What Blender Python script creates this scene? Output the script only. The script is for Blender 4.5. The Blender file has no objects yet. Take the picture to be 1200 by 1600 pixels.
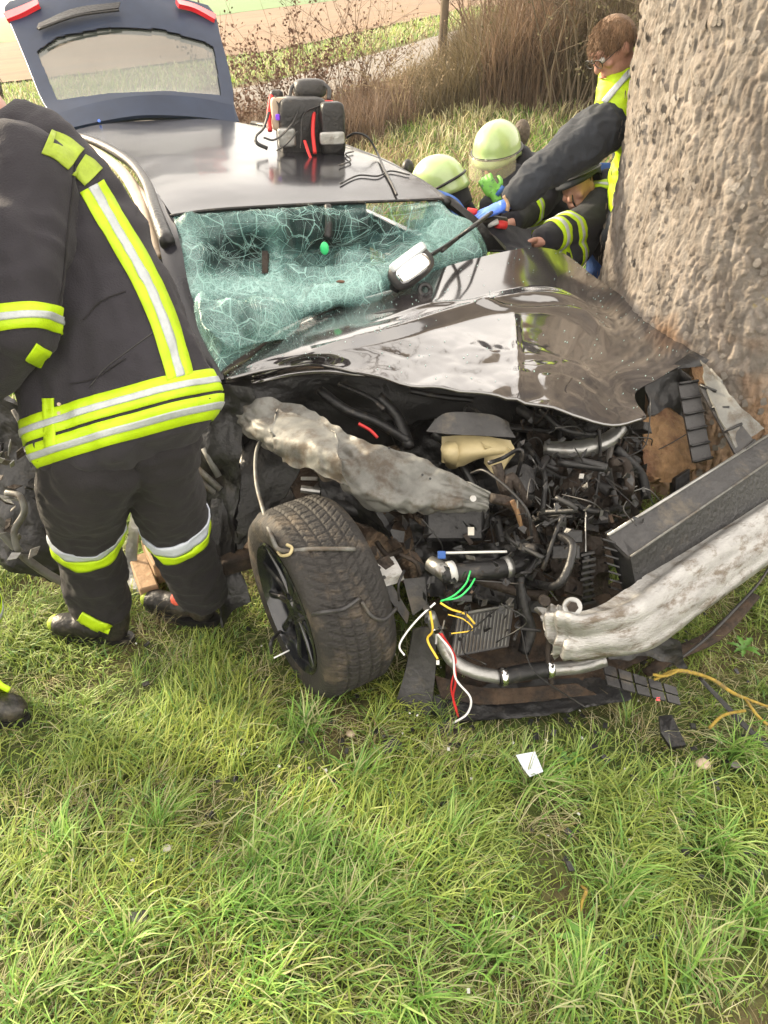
import bpy, math, random
import numpy as np
from mathutils import Vector
from mathutils.bvhtree import BVHTree

# ------------------------------------------------------------------ camera, sky, sun, exposure
SC = bpy.context.scene
COL = SC.collection
PITCH, CAM_H, FPX = math.radians(33), 1.9, 1155.0
cd = bpy.data.cameras.new('camera'); cam = bpy.data.objects.new('camera', cd); COL.objects.link(cam)
cam.location = (0, 0, CAM_H); cam.rotation_euler = (math.radians(90) - PITCH, 0, 0)
cd.sensor_fit = 'VERTICAL'; cd.sensor_height = 36; cd.sensor_width = 27; cd.lens = 36 * FPX / 1600
cd.clip_start = 0.05; cd.clip_end = 4000
cd.dof.use_dof = False
SC.camera = cam
SUN_EL, SUN_AZ = math.radians(24), math.radians(-62)      # azimuth measured from +Y towards +X
wd = bpy.data.worlds.new('World'); SC.world = wd; wd.use_nodes = True
nt = wd.node_tree; nt.nodes.clear()
sky = nt.nodes.new('ShaderNodeTexSky'); sky.sky_type = 'NISHITA'; sky.sun_disc = False
sky.sun_elevation = SUN_EL; sky.sun_rotation = SUN_AZ; sky.dust_density = 4.0; sky.air_density = 1.0; sky.ozone_density = 0.6
bg = nt.nodes.new('ShaderNodeBackground'); bg.inputs[1].default_value = 0.15
wo = nt.nodes.new('ShaderNodeOutputWorld')
# thin bright haze veil with faint cloud structure over the clear sky
tcw = nt.nodes.new('ShaderNodeTexCoord'); cn = nt.nodes.new('ShaderNodeTexNoise'); cn.inputs['Scale'].default_value = 2.6; cn.inputs['Detail'].default_value = 5; nt.links.new(tcw.outputs['Generated'], cn.inputs['Vector'])
cr_ = nt.nodes.new('ShaderNodeMapRange'); cr_.inputs[1].default_value = .3; cr_.inputs[2].default_value = .7; cr_.inputs[3].default_value = .68; cr_.inputs[4].default_value = .92; nt.links.new(cn.outputs['Fac'], cr_.inputs[0])
veil = nt.nodes.new('ShaderNodeMix'); veil.data_type = 'RGBA'; veil.inputs[7].default_value = (8.3, 7.6, 6.7, 1); nt.links.new(cr_.outputs[0], veil.inputs[0]); nt.links.new(sky.outputs[0], veil.inputs[6])
nt.links.new(veil.outputs[2], bg.inputs[0]); nt.links.new(bg.outputs[0], wo.inputs[0])
sd = bpy.data.lights.new('sun', 'SUN'); sun = bpy.data.objects.new('sun', sd); COL.objects.link(sun)
sd.energy = 4.0; sd.angle = math.radians(6); sd.color = (1.0, 0.84, 0.60)
sdir = Vector((math.sin(SUN_AZ) * math.cos(SUN_EL), math.cos(SUN_AZ) * math.cos(SUN_EL), math.sin(SUN_EL)))
sun.rotation_euler = sdir.to_track_quat('Z', 'Y').to_euler(); sun.location = sdir * 30
SC.view_settings.view_transform = 'Standard'; SC.view_settings.look = 'None'
SC.view_settings.gamma = 1; SC.view_settings.use_curve_mapping = False
SC.view_settings.exposure = 1.55
SC.render.engine = 'CYCLES'
SC.cycles.max_bounces = 8; SC.cycles.transparent_max_bounces = 16

# ------------------------------------------------------------------ maths
rng = np.random.default_rng(7); random.seed(7)
FW = np.array([0, math.cos(PITCH), -math.sin(PITCH)]); UP = np.array([0, math.sin(PITCH), math.cos(PITCH)]); RT = np.array([1., 0, 0])
CAM = np.array([0, 0, CAM_H]); ZUP = np.array([0, 0, 1.])
def ray(px, py): return FW + RT * (px - 600) / FPX + UP * (800 - py) / FPX
def at(px, py, d): return CAM + ray(px, py) * d                     # a point measured off the photograph at depth d metres
def onz(px, py, z):
    r = ray(px, py); return CAM + r * ((z - CAM_H) / r[2])
def nrm(v): v = np.asarray(v, float); return v / (np.linalg.norm(v) + 1e-12)
def _h(ix, iy, iz, s):
    n = (ix * 73856093) ^ (iy * 19349663) ^ (iz * 83492791) ^ (s * 2654435761)
    n = (n ^ (n >> 13)) * 1274126177 & 0x7fffffff
    n = (n ^ (n >> 16)) * 668265263 & 0x7fffffff
    return ((n ^ (n >> 15)) & 0xffffff) / float(0xffffff)
def vnoise(P, sc=1., seed=0):
    P = np.asarray(P, float) * sc; i = np.floor(P).astype(np.int64); f = P - i; f = f * f * (3 - 2 * f); r = 0
    for dx in (0, 1):
        for dy in (0, 1):
            for dz in (0, 1):
                w = (f[..., 0] if dx else 1 - f[..., 0]) * (f[..., 1] if dy else 1 - f[..., 1]) * (f[..., 2] if dz else 1 - f[..., 2])
                r = r + w * _h(i[..., 0] + dx, i[..., 1] + dy, i[..., 2] + dz, seed)
    return r * 2 - 1
def fbm(P, sc=1., seed=0, o=4):
    r = 0; a = 1.; t = 0
    for k in range(o): r = r + a * vnoise(P, sc * 2.03 ** k, seed + k * 17); t += a; a *= .5
    return r / t
def worley(P, seed=0):
    i = np.floor(P).astype(np.int64); d1 = np.full(P.shape[:-1], 9.); d2 = d1.copy(); cid = np.zeros_like(d1)
    for dx in (-1, 0, 1):
        for dy in (-1, 0, 1):
            for dz in (-1, 0, 1):
                c = i + (dx, dy, dz); h = [_h(c[..., 0], c[..., 1], c[..., 2], seed + k) for k in (1, 2, 3)]
                q = np.stack([c[..., k] + h[k] for k in range(3)], -1); d = np.linalg.norm(q - P, axis=-1)
                n = d < d1; d2 = np.where(n, d1, np.minimum(d2, d)); cid = np.where(n, h[0], cid); d1 = np.where(n, d, d1)
    return d1, d2, cid
def crm(pts, n):                                                    # Catmull-Rom through pts, n samples
    p = np.asarray(pts, float); m = len(p)
    if m == 1: return np.repeat(p, n, 0)
    e = np.concatenate([[2 * p[0] - p[1]], p, [2 * p[-1] - p[-2]]]); t = np.linspace(0, m - 1 - 1e-9, n); i = t.astype(int); f = (t - i).reshape((-1,) + (1,) * (p.ndim - 1))
    a, b, c, d = e[i], e[i + 1], e[i + 2], e[i + 3]
    return .5 * (2 * b + (c - a) * f + (2 * a - 5 * b + 4 * c - d) * f ** 2 + (3 * b - a - 3 * c + d) * f ** 3)

# ------------------------------------------------------------------ materials
MATS = {}
def mat(name, col, rough=.6, metal=0., var=.25, vs=8., bump=.0, bs=40., coat=0., spec=.5, col2=None, c2t=.55, c2s=5., alpha=1., trans=0., sheen=0., emit=None, aniso=(1, 1, 1)):
    if name in MATS: return MATS[name]
    m = bpy.data.materials.new(name); m.use_nodes = True; N = m.node_tree.nodes; L = m.node_tree.links; b = N['Principled BSDF']
    b.inputs['Roughness'].default_value = rough; b.inputs['Metallic'].default_value = metal
    b.inputs['Coat Weight'].default_value = coat; b.inputs['Coat Roughness'].default_value = .04
    b.inputs['Specular IOR Level'].default_value = spec; b.inputs['Alpha'].default_value = alpha
    b.inputs['Transmission Weight'].default_value = trans; b.inputs['Sheen Weight'].default_value = sheen
    tc = N.new('ShaderNodeTexCoord'); mp = N.new('ShaderNodeMapping'); mp.inputs['Scale'].default_value = aniso
    L.new(tc.outputs['Object'], mp.inputs['Vector'])
    n = N.new('ShaderNodeTexNoise'); n.inputs['Scale'].default_value = vs; n.inputs['Detail'].default_value = 7; n.inputs['Roughness'].default_value = .65
    L.new(mp.outputs[0], n.inputs['Vector'])
    r = N.new('ShaderNodeMapRange'); r.inputs[1].default_value = .3; r.inputs[2].default_value = .7; r.inputs[3].default_value = 1 - var; r.inputs[4].default_value = 1 + var
    L.new(n.outputs['Fac'], r.inputs[0])
    mu = N.new('ShaderNodeMix'); mu.data_type = 'RGBA'; mu.blend_type = 'MULTIPLY'; mu.inputs[0].default_value = 1
    L.new(r.outputs[0], mu.inputs[7])
    if col2:
        n2 = N.new('ShaderNodeTexNoise'); n2.inputs['Scale'].default_value = c2s; n2.inputs['Detail'].default_value = 9; n2.inputs['Roughness'].default_value = .7
        L.new(mp.outputs[0], n2.inputs['Vector'])
        rr = N.new('ShaderNodeMapRange'); rr.inputs[1].default_value = c2t - .05; rr.inputs[2].default_value = c2t + .08; L.new(n2.outputs['Fac'], rr.inputs[0])
        mx = N.new('ShaderNodeMix'); mx.data_type = 'RGBA'; mx.inputs[6].default_value = (*col, 1); mx.inputs[7].default_value = (*col2, 1)
        L.new(rr.outputs[0], mx.inputs[0]); L.new(mx.outputs[2], mu.inputs[6])
    else: mu.inputs[6].default_value = (*col, 1)
    L.new(mu.outputs[2], b.inputs['Base Color'])
    if emit: b.inputs['Emission Color'].default_value = (*col, 1); b.inputs['Emission Strength'].default_value = emit
    if bump:
        n3 = N.new('ShaderNodeTexNoise'); n3.inputs['Scale'].default_value = bs; n3.inputs['Detail'].default_value = 6
        L.new(mp.outputs[0], n3.inputs['Vector']); bp = N.new('ShaderNodeBump'); bp.inputs['Strength'].default_value = bump; bp.inputs['Distance'].default_value = .02
        L.new(n3.outputs['Fac'], bp.inputs['Height']); L.new(bp.outputs[0], b.inputs['Normal'])
        if coat: L.new(bp.outputs[0], b.inputs['Coat Normal'])
    MATS[name] = m; return m
M = dict(
 paint=mat('black paint', (.03, .027, .029), .16, 0, .3, 6, 0, coat=1., col2=(.055, .048, .04), c2t=.66, c2s=26),
 roof=mat('black roof paint', (.012, .012, .016), .18, 0, .3, 3, 0, coat=.12, spec=.35, col2=(.035, .032, .03), c2t=.7, c2s=14),
 gate=mat('tailgate paint', (.018, .028, .055), .45, 0, .2, 4, 0, coat=.04, spec=.15),
 glassd=mat('tinted glass', (.05, .07, .06), .05, 0, .2, 3, coat=1., spec=.8, col2=(.12, .13, .1), c2t=.55, c2s=2),
 plastic=mat('black plastic', (.010, .010, .011), .42, 0, .4, 20, .25, 60, col2=(.04, .033, .026), c2t=.62, c2s=12),
 plastic2=mat('grey plastic', (.032, .031, .032), .5, 0, .35, 15, .2, 60, col2=(.08, .068, .052), c2t=.58, c2s=9),
 rubber=mat('hose rubber', (.009, .009, .010), .48, 0, .4, 14, .2, 50, col2=(.06, .05, .04), c2t=.6, c2s=14),
 iron=mat('rusty iron', (.03, .022, .017), .7, .3, .4, 18, .5, 50, col2=(.09, .04, .018), c2t=.62, c2s=10),
 steel=mat('bare steel', (.32, .32, .31), .36, .75, .3, 9, .25, 30, col2=(.2, .17, .14), c2t=.6, c2s=11),
 alu=mat('dirty aluminium', (.33, .325, .315), .42, .55, .22, 12, .25, 90, col2=(.14, .115, .09), c2t=.55, c2s=11, aniso=(.8, 1.2, 3)),
 primer=mat('grey primer metal', (.135, .135, .125), .55, .2, .35, 9, .15, 40, col2=(.075, .06, .045), c2t=.53, c2s=10),
 cream=mat('cream plastic', (.42, .35, .19), .45, 0, .12, 9, .1, 30),
 white=mat('white plastic', (.55, .55, .53), .4, 0, .1, 20),
 paper=mat('paper label', (.42, .40, .35), .8, 0, .15, 40),
 mud=mat('brown mud', (.05, .032, .02), .95, 0, .5, 14, .8, 30, col2=(.02, .015, .012), c2t=.5, c2s=9),
 cloth=mat('navy firefighter cloth', (.019, .017, .023), .88, 0, .18, 6, .3, 260, sheen=.06),
 trouser=mat('near black trouser cloth', (.010, .0085, .0105), .88, 0, .18, 6, .3, 260, sheen=.04),
 cloth2=mat('dark navy cloth', (.010, .011, .018), .88, 0, .25, 8, .25, 220, sheen=.05),
 cloth3=mat('grey blue cloth', (.016, .020, .028), .85, 0, .25, 8, .25, 220, sheen=.05),
 hiviz=mat('fluorescent yellow', (.42, .62, .004), .55, 0, .10, 30, .15, 160),
 hiviz_dull=mat('duller fluorescent yellow', (.30, .40, .03), .6, 0, .15, 40, .2, 120),  # duller yellow for the shoulder bands and toecaps
 silver=mat('retroreflective silver', (.40, .43, .44), .35, .15, .10, 60, .15, 200),
 whiteband=mat('white reflective band', (.50, .54, .62), .35, 0, .06, 60, .1, 200),
 helmet=mat('pale luminous helmet', (.34, .45, .19), .28, 0, .12, 9, 0, coat=.5, col2=(.26, .33, .16), c2t=.66, c2s=18),
 skin=mat('skin', (.40, .21, .155), .5, 0, .12, 30, .1, 120),
 hair=mat('light brown hair', (.17, .10, .055), .7, 0, .4, 60, .8, 160, aniso=(1, 1, .25)),
 hairg=mat('greying hair', (.13, .115, .10), .8, 0, .4, 60, .8, 160),
 red=mat('red fabric', (.62, .03, .03), .6, 0, .15, 20, .2, 80),
 redlamp=mat('red lamp plastic', (.75, .02, .03), .2, 0, .1, 10, coat=1.),
 blue=mat('blue nitrile glove', (.06, .16, .62), .4, 0, .1, 20, .15, 80),
 bluecloth_sheen=mat('blue cloth', (.03, .09, .30), .8, 0, .2, 20, .2, 100),  # cloth and plastic parts, also the painted blue reflection beside the pillar
 boot=mat('black boot leather', (.018, .017, .016), .45, 0, .3, 20, .3, 60, col2=(.06, .05, .035), c2t=.6),
 wood=mat('pale wood', (.32, .21, .12), .8, 0, .25, 6, .3, 40, aniso=(1, 1, 8), col2=(.30, .19, .11), c2t=.58),
 rawwood=mat('torn tree wood', (.21, .125, .06), .85, 0, .35, 30, .8, 60, aniso=(1, 1, .2), col2=(.12, .06, .03), c2t=.55, c2s=7),
 tyre=mat('tyre rubber', (.020, .018, .0165), .75, 0, .35, 12, .3, 90, col2=(.07, .055, .04), c2t=.56, c2s=9),
 rim=mat('black alloy rim', (.02, .022, .026), .25, .4, .2, 10, coat=.8, col2=(.08, .07, .06), c2t=.65),
 chrome=mat('chrome', (.75, .76, .78), .12, 1., .1, 10),
 seat=mat('seat fabric', (.035, .036, .04), .9, 0, .3, 20, .3, 100),
 beige=mat('beige panel', (.42, .33, .24), .55, 0, .2, 8, .1, 30),
 green=mat('bright green plastic', (.04, .55, .18), .4, 0, .1, 10),
 wgreen=mat('green wire', (.03, .55, .12), .4), wwhite=mat('white wire', (.8, .8, .8), .4), wred=mat('red wire', (.55, .03, .03), .4),
 wyel=mat('yellow wire', (.75, .5, .05), .4), wblk=mat('black wire', (.012, .012, .012), .4),
 lichen=mat('yellow lichened twig', (.30, .21, .035), .9, 0, .4, 40, .6, 60, col2=(.16, .12, .06), c2t=.56, c2s=30),
 purple=mat('purple print', (.20, .05, .70), .5),
 twig=mat('bare twigs', (.15, .092, .06), .9, 0, .35, 2, .3, 20),
 twig2=mat('grey brown twigs', (.12, .09, .06), .9, 0, .35, 2, .3, 20),
 dryleaf=mat('dry seed heads', (.13, .07, .045), .9, 0, .4, 6),
 straw=mat('straw stems', (.27, .20, .115), .9, 0, .3, 6),
 leafg=mat('broad leaves', (.07, .17, .02), .55, 0, .3, 20, .2, 60),
)
def visor_mat():
    m = bpy.data.materials.new('clear visor'); m.use_nodes = True; N = m.node_tree.nodes; L = m.node_tree.links
    b = N['Principled BSDF']; b.inputs['Base Color'].default_value = (.75, .68, .5, 1); b.inputs['Roughness'].default_value = .12
    b.inputs['Alpha'].default_value = .2; b.inputs['Coat Weight'].default_value = .5
    return m
M['visor'] = visor_mat()

M['paint'].node_tree.nodes['Principled BSDF'].inputs['Coat IOR'].default_value = 2.25; M['paint'].node_tree.nodes['Principled BSDF'].inputs['Coat Roughness'].default_value = .09
# ------------------------------------------------------------------ mesh helpers
ORG = {}
def tag(o, label=None, cat=None, group=None, kind=None):
    if label: o['label'] = label
    if cat: o['category'] = cat
    if group: o['group'] = group
    if kind: o['kind'] = kind
    return o
def thing(name, loc, label, cat, group=None):
    o = bpy.data.objects.new(name, None); o.empty_display_size = .1; o.location = tuple(loc); COL.objects.link(o); ORG[o.name] = np.array(loc, float)
    return tag(o, label, cat, group)
def mesh(name, V, F, m, parent=None, smooth=True, kind=None, label=None, loose=None):
    V = np.asarray(V, float); me = bpy.data.meshes.new(name)
    o = bpy.data.objects.new(name, me)
    if parent is not None: base = ORG[parent.name]; o.parent = parent
    else: base = loose if loose is not None else np.zeros(3); o.location = tuple(base)
    me.from_pydata((V - base).tolist(), [], [tuple(int(k) for k in f) for f in F]); me.update()
    if smooth: me.polygons.foreach_set('use_smooth', [True] * len(me.polygons))
    mats = m if isinstance(m, (list, tuple)) else [m]
    for k in mats: me.materials.append(M[k] if isinstance(k, str) else k)
    COL.objects.link(o); ORG[o.name] = base
    if kind: o['kind'] = kind
    if label: o['label'] = label
    return o
def fast_mesh(name, V, quads, tris, m, base=(0, 0, 0), tint=None, kind=None, parent=None):
    me = bpy.data.meshes.new(name); nq, ntr = len(quads), len(tris)
    if parent is not None: base = ORG[parent.name]
    me.vertices.add(len(V)); me.vertices.foreach_set('co', (np.asarray(V) - np.array(base)).astype(np.float32).ravel())
    me.loops.add(nq * 4 + ntr * 3); me.loops.foreach_set('vertex_index', np.concatenate([np.asarray(quads, np.int32).ravel(), np.asarray(tris, np.int32).ravel()]).astype(np.int32))
    me.polygons.add(nq + ntr); me.polygons.foreach_set('loop_start', np.concatenate([np.arange(nq) * 4, nq * 4 + np.arange(ntr) * 3]).astype(np.int32))
    me.polygons.foreach_set('loop_total', np.concatenate([np.full(nq, 4), np.full(ntr, 3)]).astype(np.int32))
    me.polygons.foreach_set('use_smooth', np.ones(nq + ntr, bool))
    if tint is not None:
        a = me.color_attributes.new('tint', 'FLOAT_COLOR', 'POINT'); c = np.ones((len(V), 4), np.float32); c[:, :3] = tint; a.data.foreach_set('color', c.ravel())
    me.materials.append(M[m] if isinstance(m, str) else m); me.update(calc_edges=True)
    o = bpy.data.objects.new(name, me); COL.objects.link(o)
    if parent is not None: o.parent = parent
    else: o.location = tuple(base)
    ORG[o.name] = np.array(base, float)
    if kind: o['kind'] = kind
    return o
class MB:
    def __init__(s): s.V = []; s.F = []; s.n = 0
    def add(s, V, F):
        V = np.asarray(V, float).reshape(-1, 3); s.V.append(V); s.F += [tuple(int(i) + s.n for i in f) for f in F]; s.n += len(V); return s
    def box(s, c, ax, ay, az):                                      # centre + three half vectors, slightly chamfered
        c, ax, ay, az = [np.asarray(v, float) for v in (c, ax, ay, az)]
        la, lb, lc = [np.linalg.norm(v) for v in (ax, ay, az)]; e = min(la, lb, lc) * .18
        V = []; 
        for sx in (-1, 1):
            for sy in (-1, 1):
                for sz in (-1, 1):
                    X, Y, Z = ax * sx, ay * sy, az * sz
                    V += [c + X + Y * (1 - e / lb) + Z * (1 - e / lc), c + X * (1 - e / la) + Y + Z * (1 - e / lc), c + X * (1 - e / la) + Y * (1 - e / lb) + Z]
        F = [(0, 3, 9, 6), (12, 18, 21, 15), (1, 13, 16, 4), (7, 10, 22, 19), (2, 8, 20, 14), (5, 17, 23, 11),
             (0, 6, 8, 2), (3, 5, 11, 9), (12, 14, 20, 18), (15, 21, 23, 17), (1, 2, 14, 13), (4, 16, 17, 5), (7, 19, 20, 8), (10, 11, 23, 22),
             (0, 1, 4, 3), (6, 9, 10, 7), (12, 15, 16, 13), (18, 19, 22, 21),
             (0, 2, 1), (3, 4, 5), (6, 7, 8), (9, 11, 10), (12, 13, 14), (15, 17, 16), (18, 20, 19), (21, 22, 23)]
        return s.add(V, F)
    def tube(s, pts, r, n=8, sm=6, cap=True, flat=1.):
        p = np.asarray(pts, float); k = max(len(p), (len(p) - 1) * sm + 1) if len(p) > 2 else 2
        q = crm(p, k); rr = crm(np.asarray(r, float).reshape(-1, 1) if np.ndim(r) else np.array([[r], [r]], float), k)[:, 0]
        T = np.gradient(q, axis=0); ref = np.array([.13, .21, .97]); V = []
        t0 = nrm(T[0]); a = nrm(np.cross(t0, ref))
        for i in range(k):
            t = nrm(T[i]); a = nrm(a - t * (a @ t)); b = np.cross(t, a); th = np.arange(n) * 2 * math.pi / n
            V.append(q[i] + rr[i] * (np.cos(th)[:, None] * a + flat * np.sin(th)[:, None] * b))
        F = [(i * n + j, i * n + (j + 1) % n, (i + 1) * n + (j + 1) % n, (i + 1) * n + j) for i in range(k - 1) for j in range(n)]
        if cap: F += [tuple(range(n))[::-1], tuple((k - 1) * n + j for j in range(n))]
        return s.add(np.concatenate(V), F)
    def plate(s, pts, th, nv=None):                                 # polygon with thickness
        p = np.asarray(pts, float); n = len(p); c = p.mean(0)
        if nv is None:
            nv = nrm(sum(np.cross(p[i] - c, p[(i + 1) % n] - c) for i in range(n)))
            if nv @ (CAM - c) < 0: nv = -nv
        V = np.concatenate([p, [c], p - nv * th, [c - nv * th]]); F = []
        for i in range(n):
            j = (i + 1) % n; F += [(i, j, n), (n + 1 + j, n + 1 + i, 2 * n + 1), (i, n + 1 + i, n + 1 + j, j)]
        return s.add(V, F)
    def ball(s, c, r, nu=14, nv=9, ax=None):
        ax = np.eye(3) if ax is None else np.asarray(ax); r = np.ones(3) * r; V = []
        for i in range(nv + 1):
            ph = math.pi * i / nv
            for j in range(nu):
                th = 2 * math.pi * j / nu; V.append(c + r[0] * math.sin(ph) * math.cos(th) * ax[0] + r[1] * math.sin(ph) * math.sin(th) * ax[1] + r[2] * math.cos(ph) * ax[2])
        return s.add(V, [(i * nu + j, (i + 1) * nu + j, (i + 1) * nu + (j + 1) % nu, i * nu + (j + 1) % nu) for i in range(nv) for j in range(nu)])
    def disc(s, c, ax, r, h, n=20, r2=None):
        ax = nrm(ax); return s.tube([np.asarray(c) - ax * h / 2, np.asarray(c) + ax * h / 2], [r, r2 if r2 else r], n, 1)
    def build(s, name, m, parent=None, smooth=False, **k): return mesh(name, np.concatenate(s.V), s.F, m, parent, smooth, **k)
def auto(o, deg=35):
    o.data.polygons.foreach_set('use_smooth', [True] * len(o.data.polygons))
    try: o.data.set_sharp_from_angle(angle=math.radians(deg))
    except Exception: pass
    return o
def grid_surface(rows, nu, nv):
    R = [crm(np.array([at(*p) for p in r]), nu) for r in rows]
    return crm(np.array(R), nv)                                     # nv x nu x 3
def gnormals(G):
    n = np.cross(np.gradient(G, axis=1), np.gradient(G, axis=0)); n /= np.linalg.norm(n, axis=-1, keepdims=True) + 1e-12
    if np.mean(np.sum(n * (CAM - G), -1)) < 0: n = -n
    return n
def shell(G, th, n=None):
    nv, nu = G.shape[:2]; n = gnormals(G) if n is None else n
    V = np.concatenate([G.reshape(-1, 3), (G - n * th).reshape(-1, 3)]); o = nv * nu; F = []
    for i in range(nv - 1):
        for j in range(nu - 1):
            a, b, c, d = i * nu + j, i * nu + j + 1, (i + 1) * nu + j + 1, (i + 1) * nu + j
            F += [(a, b, c, d), (a + o, d + o, c + o, b + o)]
    for j in range(nu - 1): F += [(j + 1, j, j + o, j + 1 + o), ((nv - 1) * nu + j, (nv - 1) * nu + j + 1, (nv - 1) * nu + j + 1 + o, (nv - 1) * nu + j + o)]
    for i in range(nv - 1): F += [(i * nu, (i + 1) * nu, (i + 1) * nu + o, i * nu + o), ((i + 1) * nu + nu - 1, i * nu + nu - 1, i * nu + nu - 1 + o, (i + 1) * nu + nu - 1 + o)]
    return V, F
def patch(name, rows, m, parent, nu=40, nv=24, th=.002, crum=0., cs=8., seed=0, fold=0., fs=4., fn=None, rag=0., **k):
    G = grid_surface(rows, nu, nv); n = gnormals(G)
    if fn is not None: G = fn(G, n)
    if rag:
        w = np.zeros((nv, nu)); w[0] = w[-1] = 1; w[:, 0] = w[:, -1] = 1; q = vnoise(G, 25, seed + 5) * rag; q2 = vnoise(G, 25, seed + 6) * rag
        G = G + w[..., None] * (q[..., None] * RT + q2[..., None] * UP)
    if crum: G = G + n * (crum * fbm(G, cs, seed, 4))[..., None]
    if fold: G = G + n * (fold * (1 - 2 * np.abs(fbm(G, fs, seed + 9, 3))))[..., None] - n * fold * .6
    V, F = shell(G, th); o = mesh(name, V, F, m, parent, True, **k)
    try: o.data.set_sharp_from_angle(angle=math.radians(50))
    except Exception: pass
    return o, G
def bvh_of(V, F): return BVHTree.FromPolygons([Vector(v) for v in V], [tuple(f) for f in F])
# ------------------------------------------------------------------ terrain
TY = np.array([0, 6, 9, 14, 20, 26, 34, 55, 80, 120, 200, 420.])
TA = np.array([-1.2, -.45, -.13, .1, .3, 1.2])
TZ = np.array([[0, 0, .02, .06, .10, .12, .16, .30, .60, 1.3, 3.2, 6.],
               [0, 0, .03, .10, .20, .24, .30, .45, .75, 1.6, 3.6, 7.],
               [0, 0, .10, .42, .85, 1.1, 1.35, 2.0, 3.0, 6., 12., 22.],
               [0, 0, .36, 1.22, 1.85, 2.3, 2.7, 3.5, 4.8, 8., 15., 26.],
               [0, 0, .40, 1.34, 2.1, 2.6, 3.0, 4.0, 5.6, 9., 17., 30.],
               [0, 0, .40, 1.34, 2.1, 2.6, 3.0, 4.0, 5.6, 9., 17., 30.]])
def terr(x, y):
    x = np.asarray(x, float); y = np.asarray(y, float); a = np.clip(x / np.maximum(y, 2.0), -1.19, 1.19); yy = np.clip(y, 0, 419)
    i = np.clip(np.searchsorted(TA, a) - 1, 0, len(TA) - 2); fa = (a - TA[i]) / (TA[i + 1] - TA[i])
    z0 = np.stack([np.interp(yy, TY, TZ[k]) for k in range(len(TA))]); ii = np.arange(z0.shape[1]) if z0.ndim > 1 else None
    if z0.ndim == 1: z = z0[i] * (1 - fa) + z0[i + 1] * fa
    else: z = z0[i, ii] * (1 - fa) + z0[i + 1, ii] * fa
    P = np.stack([x, y, np.zeros_like(x)], -1)
    b = .035 * fbm(P, 1.3, 3, 3) + .012 * vnoise(P, 9, 8)
    wr = np.exp(-(((x - .9) / .55) ** 2 + ((y - 1.95) / .45) ** 2)) * .06
    mound = .16 * np.exp(-((np.hypot(x - 1.83, y - 3.6) - .8).clip(0) / .35) ** 2)
    return z + b - wr + mound
def ground_mat():
    m = bpy.data.materials.new('grassy soil'); m.use_nodes = True; N = m.node_tree.nodes; L = m.node_tree.links; b = N['Principled BSDF']
    b.inputs['Roughness'].default_value = .95; g = N.new('ShaderNodeNewGeometry')
    def noise(s, d=8):
        n = N.new('ShaderNodeTexNoise'); n.inputs['Scale'].default_value = s; n.inputs['Detail'].default_value = d; L.new(g.outputs['Position'], n.inputs['Vector']); return n
    def ramp(src, st):
        r = N.new('ShaderNodeValToRGB'); L.new(src, r.inputs[0]); e = r.color_ramp.elements
        e[0].position = st[0][0]; e[0].color = (*st[0][1], 1); e[1].position = st[-1][0]; e[1].color = (*st[-1][1], 1)
        for p, c in st[1:-1]: q = e.new(p); q.color = (*c, 1)
        return r
    a = ramp(noise(1.1).outputs['Fac'], [(.35, (.05, .08, .014)), (.5, (.075, .10, .02)), (.58, (.11, .09, .04)), (.68, (.14, .105, .06))])
    c = ramp(noise(22).outputs['Fac'], [(.3, (.35, .30, .22)), (.7, (1.2, 1.2, 1.1))])
    mx = N.new('ShaderNodeMix'); mx.data_type = 'RGBA'; mx.blend_type = 'MULTIPLY'; mx.inputs[0].default_value = .85
    L.new(a.outputs[0], mx.inputs[6]); L.new(c.outputs[0], mx.inputs[7]); L.new(mx.outputs[2], b.inputs['Base Color'])
    bp = N.new('ShaderNodeBump'); bp.inputs['Strength'].default_value = .7; bp.inputs['Distance'].default_value = .05; L.new(noise(30).outputs['Fac'], bp.inputs['Height']); L.new(bp.outputs[0], b.inputs['Normal'])
    return m
M['ground'] = ground_mat()
M['field'] = mat('stubble field', (.135, .078, .036), .95, 0, .3, .35, .5, 4, col2=(.10, .062, .03), c2t=.55, c2s=.12, aniso=(.4, 1.6, 1))
M['crop'] = mat('green crop', (.06, .13, .03), .95, 0, .2, .2, .3, 4, col2=(.05, .105, .025), c2t=.55, c2s=.05)
M['road'] = mat('pale tarmac', (.14, .125, .11), .9, 0, .12, 3, .3, 60, col2=(.16, .145, .125), c2t=.55, c2s=1.2)
def sheet(name, xs, ys, m, dz, parent=None):
    X, Y = np.meshgrid(xs, ys); z = terr(X.ravel(), Y.ravel()) + dz; V = np.stack([X.ravel(), Y.ravel(), z], -1); nu = len(xs)
    i, j = np.meshgrid(np.arange(len(ys) - 1), np.arange(nu - 1), indexing='ij'); a = (i * nu + j).ravel()
    return fast_mesh(name, V, np.stack([a, a + 1, a + nu + 1, a + nu], -1), np.zeros((0, 3), int), m, kind='structure')
xs = np.concatenate([-np.geomspace(500, 3.2, 70), np.arange(-3.1, 3.15, .05), np.geomspace(3.2, 500, 70)])
ys = np.concatenate([[-40, -20, -8, -3, -1], np.arange(0, 5, .05), np.geomspace(5, 430, 170)])
sheet('ground', xs, ys, 'ground', 0)
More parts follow.
